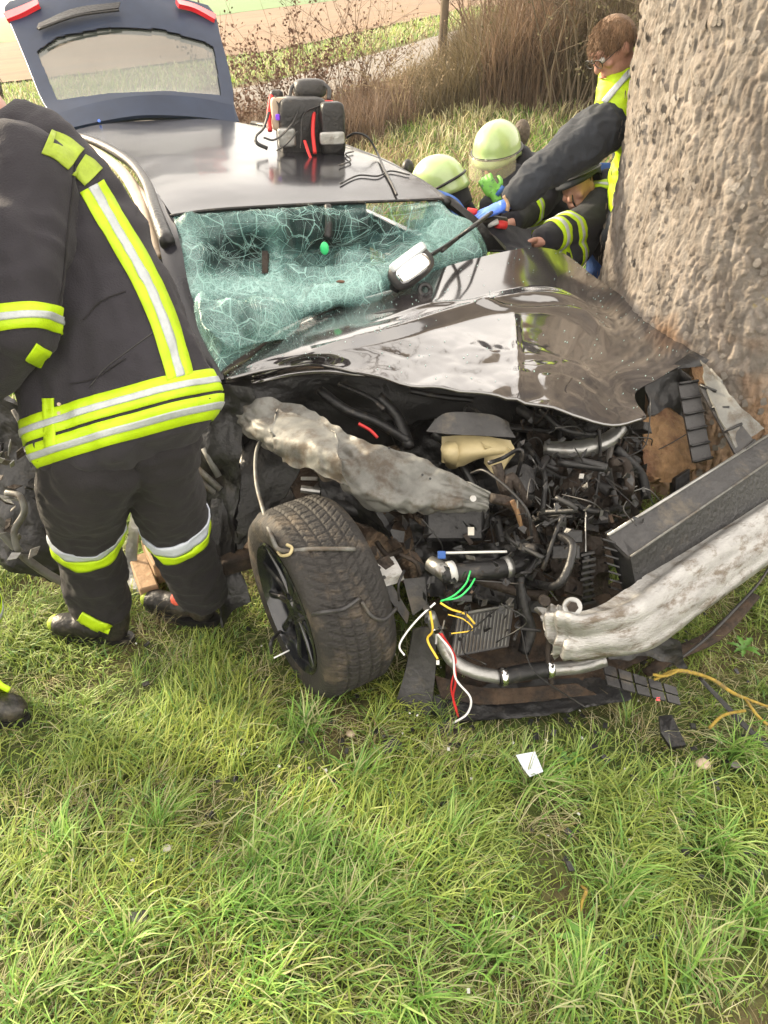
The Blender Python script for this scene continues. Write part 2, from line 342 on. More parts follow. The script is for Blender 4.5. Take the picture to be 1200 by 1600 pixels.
# fields and road follow curves across the view
def strip(name, f0, f1, m, dz, a0=-1.15, a1=1.15, na=240, nb=14):
    a = np.linspace(a0, a1, na); y0 = f0(a); y1 = f1(a); t = np.linspace(0, 1, nb)
    Y = y0[None] * (1 - t[:, None]) + y1[None] * t[:, None]; X = a[None] * Y
    z = terr(X.ravel(), Y.ravel()) + dz; V = np.stack([X.ravel(), Y.ravel(), z], -1)
    i, j = np.meshgrid(np.arange(nb - 1), np.arange(na - 1), indexing='ij'); q = (i * na + j).ravel()
    return fast_mesh(name, V, np.stack([q, q + 1, q + na + 1, q + na], -1), np.zeros((0, 3), int), m, kind='structure')
strip('road', lambda a: 15.0 + 3.0 * (a + .45), lambda a: 18.6 + 5.5 * (a + .45), 'road', .035)
strip('stubble_field', lambda a: 31 + 0 * a, lambda a: 84 + 20 * (a + .45), 'field', .07, nb=30)
strip('crop_field', lambda a: 84.5 + 20 * (a + .45), lambda a: 400 + 0 * a, 'crop', .07, nb=40)

# ------------------------------------------------------------------ grass
def grass_mat(name, rough=.55):
    m = bpy.data.materials.new(name); m.use_nodes = True; N = m.node_tree.nodes; L = m.node_tree.links; b = N['Principled BSDF']
    at_ = N.new('ShaderNodeAttribute'); at_.attribute_name = 'tint'; L.new(at_.outputs['Color'], b.inputs['Base Color']); b.inputs['Roughness'].default_value = rough
    tr = N.new('ShaderNodeBsdfTranslucent'); L.new(at_.outputs['Color'], tr.inputs['Color']); mx = N.new('ShaderNodeMixShader'); mx.inputs[0].default_value = .35
    L.new(b.outputs[0], mx.inputs[1]); L.new(tr.outputs[0], mx.inputs[2]); L.new(mx.outputs[0], N['Material Output'].inputs['Surface']); return m
M['grass'] = grass_mat('grass blades')
def blades(name, X, Y, h, w, bend, cols, flat=0., mode='lean', zoff=0.):
    n = len(X); th = rng.uniform(0, 2 * math.pi, n)
    if mode == 'lean': th = np.where(rng.random(n) < .45, vnoise(np.stack([X, Y, 0 * X], -1), 1.6, 31) * 3.6 + rng.normal(0, .5, n), th)
    d = np.stack([np.cos(th), np.sin(th), 0 * th], -1); s = np.stack([-np.sin(th), np.cos(th), 0 * th], -1)
    tw = rng.uniform(-.9, .9, n); s = s * np.cos(tw)[:, None] + d * np.sin(tw)[:, None]
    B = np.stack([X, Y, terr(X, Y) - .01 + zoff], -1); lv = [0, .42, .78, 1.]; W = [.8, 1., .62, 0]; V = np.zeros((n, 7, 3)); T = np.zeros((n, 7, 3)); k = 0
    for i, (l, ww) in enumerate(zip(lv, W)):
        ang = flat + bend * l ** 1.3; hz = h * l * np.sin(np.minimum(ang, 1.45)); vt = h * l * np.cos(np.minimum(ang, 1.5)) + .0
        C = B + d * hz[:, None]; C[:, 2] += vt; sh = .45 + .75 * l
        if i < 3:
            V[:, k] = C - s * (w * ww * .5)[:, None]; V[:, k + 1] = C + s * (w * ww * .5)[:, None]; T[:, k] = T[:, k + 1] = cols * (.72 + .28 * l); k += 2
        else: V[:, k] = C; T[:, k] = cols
    o = np.arange(n)[:, None] * 7
    q = np.concatenate([o + [0, 1, 3, 2], o + [2, 3, 5, 4]]); t = o + [4, 5, 6]
    return fast_mesh(name, V.reshape(-1, 3), q, t, 'grass', tint=T.reshape(-1, 3), kind='stuff')
def scatter(n, y0, y1, p=1.0, mx=.85):
    Y = y0 + (y1 - y0) * rng.random(n) ** p; X = (rng.random(n) * 2 - 1) * (Y * .58 + mx); return X, Y
def gcol(n, pal, jit=.18):
    pal = np.array(pal); c = pal[rng.integers(0, len(pal), n)] * .92 * np.array([.93, 1.03, .92]); return c * rng.uniform(1 - jit, 1 + jit, (n, 1)) * rng.uniform(.95, 1.05, (n, 3))
GREEN = [(.34, .42, .09), (.36, .46, .10), (.43, .50, .15), (.22, .32, .06), (.43, .50, .18), (.30, .38, .11), (.17, .31, .09)]
DRY = [(.66, .56, .36), (.60, .48, .29), (.74, .64, .44), (.34, .25, .13), (.52, .46, .22), (.22, .15, .09)]
def dryness(X, Y): return fbm(np.stack([X, Y, 0 * X], -1), 1.5, 44, 3)
def patchy(X, Y): 
    d = dryness(X, Y); k = vnoise(np.stack([X, Y, 0 * X], -1), 4.5, 12); return d, k
SOIL = lambda X, Y: (((X - .75) / .62) ** 2 + ((Y - 1.75) / .30) ** 2 < 1) | (((X + .2) / .28) ** 2 + ((Y - 1.95) / .35) ** 2 < 1)
X, Y = scatter(150000, .42, 3.9, .85); d, k = patchy(X, Y); keep = (rng.random(len(X)) < .62 + .35 * np.clip(k * 2, -1, 1) - .25 * (d > .2)) & ~(SOIL(X, Y) & (rng.random(len(X)) < .6)); X, Y, d, k = X[keep], Y[keep], d[keep], k[keep]
n = len(X); c = gcol(n, GREEN); yb = .5 + .5 * vnoise(np.stack([X, Y, 0 * X], -1), 2.2, 77); c = c * (1 - .35 * yb[:, None] * np.array([-.5, 0, .5]))
hh = (.05 + .060 * rng.random(n) ** 1.5) * (1 + .75 * np.clip(k, -.6, 1)); hh *= np.where(SOIL(X, Y), .5, 1) * (1 - .6 * np.exp(-((X + .85) ** 2 / .25 + (Y - 2.1) ** 2 / .05)))
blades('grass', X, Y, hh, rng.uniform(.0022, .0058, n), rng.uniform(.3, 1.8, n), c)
X, Y = scatter(62000, .42, 4.2, .85); d, k = patchy(X, Y); keep = rng.random(len(X)) < .60 + 1.6 * np.clip(d, -.35, .5); X, Y = X[keep], Y[keep]; n = len(X)
blades('dry_grass', X, Y, rng.uniform(.03, .12, n), rng.uniform(.0011, .0030, n), rng.uniform(.3, 1.2, n), gcol(n, DRY), flat=rng.uniform(.5, 1.35, n), zoff=rng.uniform(0, .03, n))
# lush long tufts, dense clumps with blades fanning out
def tufts(name, centres, nb, pal, hr, wr, spread, z=0., bend=(.2, 1.5)):
    Xs, Ys = [], []
    for (cx, cy, s) in centres:
        m = int(nb * s); r = np.abs(rng.normal(0, spread * s, m)); t = rng.uniform(0, 6.28, m); Xs.append(cx + r * np.cos(t)); Ys.append(cy + r * np.sin(t))
    Xs = np.concatenate(Xs); Ys = np.concatenate(Ys); m = len(Xs)
    return blades(name, Xs, Ys, rng.uniform(*hr, m), rng.uniform(*wr, m), rng.uniform(*bend, m), gcol(m, pal), mode='lean')
big = [tuple(onz(x, y, 0)[:2]) + (s,) for x, y, s in [(470, 1400, 1.5), (400, 1370, 1.1), (540, 1440, 1.2), (350, 1430, .8), (580, 1380, .8), (830, 1240, .8), (250, 1300, .6), (470, 1350, 1.2), (430, 1430, 1.2), (1120, 1330, .8), (960, 1400, .8), (760, 1500, .7), (200, 1480, .9), (900, 1560, .8), (1080, 1520, .8), (60, 1560, .9), (420, 1560, .8), (650, 1570, .8), (700, 1330, .6), (1170, 1450, .7), (100, 1330, .7), (560, 1230, .5), (480, 1150, .6), (1150, 1180, .8), (1050, 1240, .5)]]
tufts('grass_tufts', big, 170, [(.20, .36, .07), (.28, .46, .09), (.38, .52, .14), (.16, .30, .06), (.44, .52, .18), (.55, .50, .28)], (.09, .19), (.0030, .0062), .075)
rt = [(x, y, s) for x, y, s in zip(*scatter(150, .5, 3.6, .9), rng.uniform(.3, .9, 150))]
tufts('small_grass_tufts', rt, 55, GREEN + [(.40, .52, .18)], (.06, .14), (.0018, .0044), .03)
rt = [(x, y, s) for x, y, s in zip(*scatter(170, .5, 3.6, .9), rng.uniform(.3, 1., 170))]
tufts('straw_tufts', rt, 45, DRY, (.07, .16), (.0012, .0026), .035, bend=(.6, 1.9))
# middle distance
X, Y = scatter(90000, 3.6, 15, 1.2, 1.5); d, k = patchy(X * .35, Y * .35); n = len(X)
dry = rng.random(n) < np.clip(.08 + .8 * d + .35 * np.clip((Y - 9.) / 4, 0, 1), .02, .8)
c = np.where(dry[:, None], gcol(n, DRY), gcol(n, [(.20, .34, .05), (.27, .40, .07), (.33, .44, .10), (.15, .26, .04)]))
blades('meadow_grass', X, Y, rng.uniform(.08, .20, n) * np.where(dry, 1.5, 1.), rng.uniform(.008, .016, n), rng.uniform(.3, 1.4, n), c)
X, Y = scatter(36000, 14.5, 30, 1.2, 2.5); ok = ~((Y > 14.4 + 3.0 * (X / Y + .45)) & (Y < 19.2 + 5.5 * (X / Y + .45))); X, Y = X[ok], Y[ok]; n = len(X)
dry = rng.random(n) < .45
c = np.where(dry[:, None], gcol(n, DRY), gcol(n, GREEN))
blades('verge_grass', X, Y, rng.uniform(.12, .3, n), rng.uniform(.02, .035, n), rng.uniform(.3, 1.4, n), c)
# broad leaf weeds: dandelion rosettes
def rosette(px, py, s, nl, label):
    c = onz(px, py, .03); c[2] = terr(np.array([c[0]]), np.array([c[1]]))[0] + .03; t = thing('weed', c, label, 'weed', 'broad leaved weeds in the grass')
    for i in range(nl):
        a = 6.28 * i / nl + random.uniform(-.3, .3); dr = np.array([math.cos(a), math.sin(a), 0]); sd_ = np.array([-dr[1], dr[0], 0]); L_ = s * random.uniform(.7, 1.1); V = []; F = []
        for q in range(9):
            u = q / 8; w = L_ * .16 * math.sin(math.pi * min(1, u * .92 + .05)) * (1.25 if q % 2 else .6); p = c + dr * L_ * u + ZUP * (L_ * (.75 * u - .6 * u * u)); V += [p - sd_ * w + ZUP * w * .3, p, p + sd_ * w + ZUP * w * .3]
        for q in range(8):
            for e in (0, 1): F.append((q * 3 + e, q * 3 + e + 1, q * 3 + e + 4, q * 3 + e + 3))
        mesh('leaf', V, F, 'leafg', t)
rosette(915, 1482, .085, 6, 'bright green lobed leaf rosette in the grass at the lower right')
rosette(890, 1185, .06, 6, 'small leafy weed right of the white paper scrap')
rosette(1165, 1005, .07, 7, 'leafy weed at the right edge below the bumper beam')
rosette(250, 1340, .05, 5, 'small flat weed in the grass left of the long tuft')

# ------------------------------------------------------------------ big roadside tree
TC = np.array([1.80, 3.50]); TR = .75
def bark_mat():
    m = bpy.data.materials.new('flaky bark'); m.use_nodes = True; N = m.node_tree.nodes; L = m.node_tree.links; b = N['Principled BSDF']; b.inputs['Roughness'].default_value = .92
    g = N.new('ShaderNodeNewGeometry'); 
    def noise(s, d=8, r=.6):
        n = N.new('ShaderNodeTexNoise'); n.inputs['Scale'].default_value = s; n.inputs['Detail'].default_value = d; n.inputs['Roughness'].default_value = r; L.new(g.outputs['Position'], n.inputs['Vector']); return n
    at_ = N.new('ShaderNodeAttribute'); at_.attribute_name = 'tint'
    r = N.new('ShaderNodeValToRGB'); L.new(noise(7).outputs['Fac'], r.inputs[0]); e = r.color_ramp.elements; e[0].position = .32; e[0].color = (.135, .115, .10, 1); e[1].position = .68; e[1].color = (.215, .195, .175, 1)
    q = e.new(.5); q.color = (.175, .156, .138, 1)
    li = N.new('ShaderNodeMapRange'); li.inputs[1].default_value = .66; li.inputs[2].default_value = .72; L.new(noise(5.5, 10, .75).outputs['Fac'], li.inputs[0])
    mx = N.new('ShaderNodeMix'); mx.data_type = 'RGBA'; mx.inputs[7].default_value = (.26, .21, .05, 1); L.new(r.outputs[0], mx.inputs[6]); L.new(li.outputs[0], mx.inputs[0])
    m2 = N.new('ShaderNodeMix'); m2.data_type = 'RGBA'; m2.blend_type = 'MULTIPLY'; m2.inputs[0].default_value = 1; L.new(mx.outputs[2], m2.inputs[6]); L.new(at_.outputs['Color'], m2.inputs[7]); L.new(m2.outputs[2], b.inputs['Base Color'])
    bp = N.new('ShaderNodeBump'); bp.inputs['Strength'].default_value = .5; bp.inputs['Distance'].default_value = .012; L.new(noise(90, 6).outputs['Fac'], bp.inputs['Height']); L.new(bp.outputs[0], b.inputs['Normal']); return m
M['bark'] = bark_mat()
tree = thing('roadside_tree', (TC[0], TC[1], 0), 'huge grey barked tree trunk the wrecked car has hit, torn and lichened near the root', 'tree')
def trunk_pt(th, z, off=0.):
    r = TR * (1 - .028 * z) * (1 + .03 * np.sin(3 * th + 1) + .02 * np.sin(5 * th)) + .30 * np.exp(-np.maximum(z, -.3) / .35) * (1 + .45 * np.cos(5 * th + .6)) * .55 + off
    return np.stack([TC[0] + r * np.cos(th) - .02 * z, TC[1] + r * np.sin(th), z], -1)
nth, nz = 900, 620
zz = np.concatenate([np.linspace(-.15, 2.4, 540), np.linspace(2.42, 7.5, nz - 540)]); th = np.linspace(0, 2 * math.pi, nth, endpoint=False); TH, ZZ = np.meshgrid(th, zz)
P0 = trunk_pt(TH, ZZ); Q = P0 * np.array([1, 1, .62]); Q = Q + .05 * np.stack([fbm(P0, 6, s, 3) for s in (1, 2, 3)], -1)
Q = Q * np.array([1.7, 1.7, 1.0]); d1, d2, cid = worley(Q * 15, 5); e = np.clip((d2 - d1) / .35, 0, 1); d1b, d2b, cb = worley(Q * 34 + 9, 9); eb = np.clip((d2b - d1b) / .4, 0, 1)
curl = np.clip(.75 - d1, 0, 1)
disp = .0075 * e * (0.3 + cid) + .0075 * eb * cb + .028 * fbm(P0, 2.2, 21, 3) - .007 * np.clip(1 - 5 * np.abs(fbm(P0 * np.array([1, 1, .22]), 13, 61, 3)), 0, 1) + .005 * fbm(P0 * np.array([1, 1, .4]), 40, 13, 3) - .010
P1 = trunk_pt(TH, ZZ, disp)
tn = .68 + .44 * cid; tn = tn[..., None] * (1 + .06 * np.stack([cb, 0 * cb, -cb], -1))
wound = np.clip(1.6 * (fbm(P0, 5, 71, 3) + .12 + .9 * np.exp(-((ZZ - .35) / .38) ** 2) - .62), 0, 1)[..., None]
wound = np.clip(wound * 2, 0, 1) * (ZZ < 1.1)[..., None]
tn = tn * (1 - wound) + wound * np.array([1.15, .86, .62]) * tn
i, j = np.meshgrid(np.arange(nz - 1), np.arange(nth), indexing='ij'); a = (i * nth + j).ravel(); b_ = (i * nth + (j + 1) % nth).ravel()
fast_mesh('trunk', P1.reshape(-1, 3), np.stack([a, b_, b_ + nth, a + nth], -1), np.zeros((0, 3), int), 'bark', tint=tn.reshape(-1, 3), parent=tree)
# curled bark flakes standing proud
nf = 1100; tf = rng.uniform(math.pi * .85, math.pi * 1.95, nf); zf = rng.uniform(-.05, 2.3, nf) ; V = []; F = []; T = []
B0 = trunk_pt(tf, zf, .004 + .012 * rng.random(nf)); Nn = np.stack([np.cos(tf), np.sin(tf), 0 * tf], -1)
for q in range(nf):
    s = random.uniform(.004, .013); tv = np.cross(ZUP, Nn[q]); a = random.uniform(-.7, .7); u_ = tv * math.cos(a) + ZUP * math.sin(a); v_ = ZUP * math.cos(a) - tv * math.sin(a); k = len(V); lift = random.uniform(.1, .4)
    for sx, sy, h in ((-1, -1.2, 0), (0, -1.4, .15), (1, -1, .3), (-1.1, .2, .05), (.1, 0, .5), (1.1, .3, .8), (-.8, 1.2, .1), (.2, 1.5, .6), (1, 1.1, 1.)):
        V.append(B0[q] + u_ * s * sx * random.uniform(.7, 1.1) + v_ * s * sy * random.uniform(.8, 1.2) + Nn[q] * s * h * lift)
    for r_ in (0, 1):
        for c_ in (0, 1): F.append((k + r_ * 3 + c_, k + r_ * 3 + c_ + 1, k + r_ * 3 + c_ + 4, k + r_ * 3 + c_ + 3))
    T += [np.array([1, 1, 1]) * random.uniform(.85, 1.2)] * 9
fast_mesh('bark_flakes', np.array(V), np.array(F), np.zeros((0, 3), int), 'bark', tint=np.array(T), parent=tree, kind='stuff')
def limb_tree(mb, p, d, L_, r, dep, spread=.5, seg=5, droop=0.):
    pts = [p]; q = p.copy(); dd = nrm(d)
    for s in range(seg): dd = nrm(dd + rng.normal(0, .12, 3) + ZUP * (.03 - droop)); q = q + dd * L_ / seg; pts.append(q.copy())
    mb.tube(pts, np.linspace(r, r * .45, len(pts)), 6 if r > .01 else 4, 1, cap=False)
    if dep > 0:
        for c in range(random.randint(2, 4)):
            k = random.randint(2, seg); limb_tree(mb, pts[k], nrm(dd + rng.normal(0, spread, 3)), L_ * random.uniform(.5, .75), r * (.45 if k < seg else .5), dep - 1, spread, 4, droop)
for a, z in ((2.6, 5.2), (4.4, 5.8), (.4, 6.0), (5.5, 6.6), (1.6, 6.9), (3.4, 7.1)):
    mb = MB(); p = trunk_pt(np.array(a), np.array(z), -.2); limb_tree(mb, p, np.array([math.cos(a), math.sin(a), .9]), 3.0, .2, 4); auto(mb.build('limb', 'twig2', tree), 60)
# splintered wood torn off at the root beside the engine bay
def splinter(px, py, d, w, h):
    c = at(px, py, d); mb = MB(); n_ = 7
    for q in range(n_): x = (q / (n_ - 1) - .5) * w; hh_ = h * random.uniform(.6, 1); mb.box(c + RT * x + ZUP * random.uniform(-.01, .01), RT * w / n_ * .55, FW * .02 + ZUP * random.uniform(-.01, .01), ZUP * hh_ / 2)
    return mb.build('torn_wood', 'rawwood', tree)

# ------------------------------------------------------------------ shrubs and dry weeds behind
def shrub(px, dist, w, h, n, m, label, name='shrub', dens=3, leaf=None, group='bare shrubs along the far verge'):
    x = (px - 600) / FPX * dist / .95; y = dist; z = float(terr(np.array([x]), np.array([y]))[0]); t = thing(name, (x, y, z), label, 'shrub', group); tips = []
    mb = MB()
    for q in range(n):
        a = random.uniform(0, 6.28); r0 = abs(random.gauss(0, w * .3)); b0 = np.array([x + r0 * math.cos(a), y + r0 * math.sin(a) * .7, z - .03]); dd = nrm(np.array([math.cos(a) * .5 + random.gauss(0, .35), math.sin(a) * .4, 1.4])); L_ = h * random.uniform(.5, 1.05)
        limb_tree(mb, b0, dd, L_, .007 * h ** .5 + .002, dens, .55, 4)
    mb.build('branches', m, t, smooth=True)
    if leaf:
        V = np.concatenate(mb.V); c = V[rng.integers(0, len(V), leaf[1])] + rng.normal(0, .03, (leaf[1], 3)); s = leaf[2]; k = leaf[1]
        u_ = rng.normal(0, 1, (k, 3)); u_ /= np.linalg.norm(u_, axis=1)[:, None]; v_ = np.cross(u_, rng.normal(0, 1, (k, 3))); v_ /= np.linalg.norm(v_, axis=1)[:, None]
        P = np.stack([c - u_ * s, c - v_ * s * .6, c + u_ * s, c + v_ * s * .6], 1).reshape(-1, 3); base = np.arange(k)[:, None] * 4
        fast_mesh('leaves', P, base + [0, 1, 2, 3], np.zeros((0, 3), int), leaf[0], parent=t, kind='stuff')
    return t
M['olive'] = mat('olive buds', (.11, .095, .045), .9, 0, .3, 3)
M['budbrown'] = mat('brown buds', (.14, .09, .058), .9, 0, .3, 3)
shrub(770, 13.5, 1.1, 2.6, 26, 'twig', 'tall reddish brown bare bush just left of the olive bush', leaf=('budbrown', 2600, .022), dens=3)
shrub(850, 12.0, 1.2, 2.8, 28, 'twig2', 'tall olive brown bush directly left of the tree trunk', leaf=('olive', 4000, .022), dens=3)
shrub(920, 12.5, 1.1, 2.9, 24, 'twig2', 'dense dark bush behind the leaning man', leaf=('olive', 3600, .022), dens=3)
shrub(730, 15.5, .9, 2.3, 18, 'twig', 'thin brown bush beside the small bare tree', leaf=('budbrown', 1300, .02), dens=3)
shrub(620, 12.5, .6, 1.0, 16, 'straw', 'low straw coloured scrub right of the medical bag', leaf=('straw', 600, .02), dens=2)
shrub(560, 13.5, .8, 1.3, 16, 'twig', 'low tangled brown scrub behind the medical bag', leaf=('budbrown', 700, .02), dens=2)
shrub(430, 12.5, .7, 1.25, 16, 'twig', 'brown seed headed weeds right of the open tailgate', leaf=('dryleaf', 1200, .028), dens=2)
shrub(500, 13.0, .8, 1.55, 18, 'twig', 'tall dry weeds with seed heads above the medical bag', leaf=('dryleaf', 1600, .03), dens=2)
shrub(395, 14.5, .5, .9, 9, 'straw', 'sparse straw weeds close to the tailgate edge', leaf=('dryleaf', 380, .02), dens=2)
shrub(1000, 11.0, .9, 2.6, 18, 'twig2', 'bush hidden mostly behind the big trunk', leaf=('olive', 2400, .022), dens=3)
def sapling(px, dist, h, r, label):
    x = (px - 600) / FPX * dist / .95; y = dist; z = float(terr(np.array([x]), np.array([y]))[0]); t = thing('young_tree', (x, y, z), label, 'tree')
    mb = MB(); p = np.array([x, y, z - .05]); pts = [p + ZUP * h * q / 6 + np.array([.02 * q, 0, 0]) for q in range(7)]; mb.tube(pts, np.linspace(r, r * .4, 7), 8, 3); auto(mb.build('trunk', 'twig2', t), 60)
    mb = MB()
    for q in range(16): k = random.randint(2, 6); a = random.uniform(0, 6.28); limb_tree(mb, pts[k], np.array([math.cos(a), math.sin(a), .7]), h * .35, r * .3, 2)
    mb.build('branches', 'twig', t, smooth=True)
# dense brown undergrowth in front of the track
n = 44000; a_ = rng.uniform(-.02, .62, n); Y = rng.uniform(12.2, 15.5, n) ; X = a_ * Y; hb = np.interp(a_, [-.02, .05, .10, .2, .6], [.25, .5, 1.1, 1.8, 2.3]) * rng.uniform(.25, 1.1, n) * (1 + .3 * vnoise(np.stack([X, Y, 0 * X], -1), 1.2, 5)); k_ = vnoise(np.stack([X * 1.2, Y * .5, 0 * X], -1), 1.0, 15)
c = np.where((k_ > .05)[:, None], np.array([.19, .15, .085]), np.array([.25, .17, .115])) * rng.uniform(.6, 1.3, (n, 1)); blades('undergrowth', X, Y, hb, rng.uniform(.008, .017, n), rng.uniform(.1, .9, n), c, mode='free')
n = 9000; a_ = rng.uniform(-.20, .0, n); Y = rng.uniform(11.5, 14.2, n); X = a_ * Y; blades('weed_stems', X, Y, rng.uniform(.2, .75, n), rng.uniform(.007, .013, n), rng.uniform(.1, .9, n), np.array([.22, .15, .10]) * rng.uniform(.6, 1.3, (n, 1)), mode='free')
sapling(672, 14.5, 4.2, .085, 'slim bare young tree standing left of the brown bushes')
def weedclump(name, px, dist, n, hr, m, label, w=.4):
    x = (px - 600) / FPX * dist / .95; y = dist; z = float(terr(np.array([x]), np.array([y]))[0]); t = thing(name, (x, y, z), label, 'dry grass clump', 'straw clumps in the meadow'); mb = MB()
    for q in range(n):
        a = random.uniform(0, 6.28); r0 = abs(random.gauss(0, w * .4)); b0 = np.array([x + r0 * math.cos(a), y + r0 * math.sin(a), z - .02]); dd = np.array([math.cos(a) * random.uniform(.1, .9), math.sin(a) * .4, 1]); h = random.uniform(*hr)
        p1 = b0 + dd * h * .6; p2 = b0 + dd * h + np.array([dd[0] * h * .4, 0, -h * .12]); mb.tube([b0, p1, p2], [.006, .005, .002], 4, 3, cap=False)
    mb.build('stems', m, t, smooth=True, kind='stuff')
for k_, (px, ds, w) in enumerate([(560, 8.2, .5), (640, 9.0, .6), (600, 7.2, .4), (700, 8.5, .6), (820, 8.0, .5), (870, 9.4, .5), (760, 9.8, .6), (570, 10.5, .7), (900, 7.4, .4)]):
    weedclump('dry_grass_clump', px, ds, 90, (.15, .5), 'straw', ['straw clump just right of the medical bag', 'wide straw clump beyond the roof edge', 'low straw clump close behind the roof edge', 'straw clump left of the kneeling helmeted firefighter', 'straw clump above the kneeling firefighter helmet', 'far straw clump left of the leaning man', 'straw clump at the foot of the brown bushes', 'tall straw clump beyond the medical bag', 'straw clump behind the leaning man arm'][k_], w)

# ------------------------------------------------------------------ the wrecked car
CF = np.array([.42, -.907, 0]); CL = np.array([.907, .42, 0]); CB = np.array([-.294, 3.275, 0])
def cp(s, l, z): return CB + CF * s + CL * l + ZUP * z
def zz_(px, py, z): d = onz(px, py, z); return (px, py, float((d - CAM) @ FW))
def H_(*t): return [zz_(*q) for q in t]
car = thing('wrecked_car', (CB[0], CB[1], 0), 'black estate car with crushed bonnet and shattered windscreen wrapped against the tree', 'car')
car['group'] = ''; del car['group']
# roof
roof_rows = [[(268, 334, 2.90), (330, 326, 2.95), (420, 320, 3.02), (520, 315, 3.11), (610, 312, 3.18), (690, 309, 3.25)],
             [(243, 300, 3.13), (310, 288, 3.18), (400, 283, 3.26), (500, 278, 3.36), (590, 276, 3.43), (655, 280, 3.47)],
             [(205, 262, 3.55), (265, 250, 3.6), (350, 244, 3.69), (450, 239, 3.80), (540, 238, 3.87), (592, 245, 3.90)],
             [(150, 226, 4.05), (215, 215, 4.1), (290, 209, 4.18), (370, 207, 4.28), (440, 208, 4.36), (495, 214, 4.40)],
             [(100, 208, 4.45), (160, 194, 4.5), (230, 188, 4.6), (300, 186, 4.7), (350, 187, 4.78), (392, 194, 4.83)]]
roof, RG = patch('roof_panel', roof_rows, 'roof', car, 70, 60, .012, crum=.006, cs=2.2, seed=4)
RG_BVH = bvh_of(RG.reshape(-1, 3), [(i * 70 + j, i * 70 + j + 1, (i + 1) * 70 + j + 1, (i + 1) * 70 + j) for i in range(59) for j in range(69)])
def on_roof(px, py, off=0.):
    r = ray(px, py); h = RG_BVH.ray_cast(Vector(CAM), Vector(nrm(r))); return np.array(h[0]) + ZUP * off if h[0] is not None else at(px, py, 3.8)
def ptsD(*t): return [at(*q) for q in t]
MB().tube(ptsD((266, 337, 2.895), (330, 328, 2.94), (420, 322, 3.01), (520, 317, 3.10), (610, 314, 3.17), (692, 311, 3.24)), .006, 6).build('roof_seal', 'rubber', car, True)
o, _ = patch('sunroof_glass', [[(255, 231, 4.0 - .02), (330, 226, 4.05 - .02), (420, 224, 4.16 - .02), (470, 226, 4.2 - .02)], [(205, 210, 4.33 - .02), (270, 204, 4.38 - .02), (350, 203, 4.45 - .02), (400, 205, 4.5 - .02)]], 'glassd', car, 14, 8, .004)
# rails and pillars
rail = MB().tube(ptsD((98, 207, 4.42), (150, 222, 4.1), (200, 250, 3.65), (228, 285, 3.25), (243, 330, 2.95), (262, 380, 2.78)), [.02, .022, .022, .022, .026, .03], 10).build('roof_rail', 'plastic', car, True)
MB().tube(ptsD((394, 193, 4.84), (470, 206, 4.48), (545, 232, 4.1), (600, 255, 3.8), (655, 284, 3.5), (700, 316, 3.24)), .016, 10).build('roof_rail', 'plastic', car, True)
MB().tube(ptsD((90, 212, 4.38), (140, 232, 4.05), (185, 262, 3.6), (212, 300, 3.2), (232, 350, 2.95), (246, 400, 2.8)), [.03, .03, .03, .028, .025, .02], 10, flat=.7).build('side_frame', 'beige', car, True)  # bare inner frame, its cream colour includes painted sunlit paleness
MB().tube(ptsD((150, 238, 4.0), (190, 268, 3.6), (222, 300, 3.2), (236, 330, 3.02), (246, 388, 2.86)), [.012, .014, .016, .012, .01], 8, flat=.6).build('door_seal', 'beige', car, True)
patch('windscreen_pillar', [[(236, 300, 3.1), (250, 306, 3.08), (268, 336, 2.905)], [(246, 370, 2.84), (262, 372, 2.82), (282, 380, 2.8)], [(268, 460, 2.7), (285, 462, 2.69), (300, 465, 2.69)], [(310, 545, 2.62), (325, 548, 2.61), (340, 552, 2.61)], [(325, 600, 2.58), (338, 596, 2.57), (350, 592, 2.57)]], 'roof', car, 8, 30, .03, crum=.004)
patch('windscreen_pillar', [[(688, 308, 3.26), (700, 306, 3.27), (712, 312, 3.28)], [(722, 334, 3.27), (735, 332, 3.28), (748, 342, 3.3)], [(748, 362, 3.32), (758, 362, 3.33), (768, 366, 3.34)], [(760, 392, 3.4), (775, 390, 3.4), (790, 392, 3.4)]], 'plastic', car, 8, 18, .03, crum=.006)
patch('door_frame_sheen', [[(640, 285, 3.5), (665, 290, 3.5)], [(690, 312, 3.42), (712, 308, 3.42)], [(715, 345, 3.42), (735, 340, 3.42)]], 'bluecloth_sheen', car, 6, 12, .02)  # blue reflection on the pillar, painted as the frame's own colour
# body sides, floor and cabin (mostly seen through the glass and from the side)
def side(l, nm, z1=1.28):
    mb = MB()
    for s0, s1, a, b in ((-2.15, -1.75, .35, 1.0), (-1.0, -.95, .35, .8), (.0, .06, .3, .8)): mb.box(cp((s0 + s1) / 2, l * .97, (a + b) / 2), CF * (s1 - s0) / 2, CL * .025, ZUP * (b - a) / 2)
    mb.box(cp(-.45, l, .26), CF * .9, CL * .05, ZUP * .07); mb.box(cp(-1.4, l * .98, .88), CF * .8, CL * .02, ZUP * .1)
    return mb.build(nm, 'paint', car)
side(-.80, 'body_side'); side(.84, 'body_side')
for l in (-.82, .86):
    mb = MB(); mb.box(cp(-.45, l, .6), CF * .5, CL * .03, ZUP * .26); mb.build('rear_door', 'paint', car)
MB().box(cp(-.6, .02, .25), CF * 1.5, CL * .76, ZUP * .03).build('floor_pan', 'mud', car)
MB().box(cp(-2.2, .02, .62), CF * .05, CL * .76, ZUP * .3).build('rear_bumper', 'plastic', car)
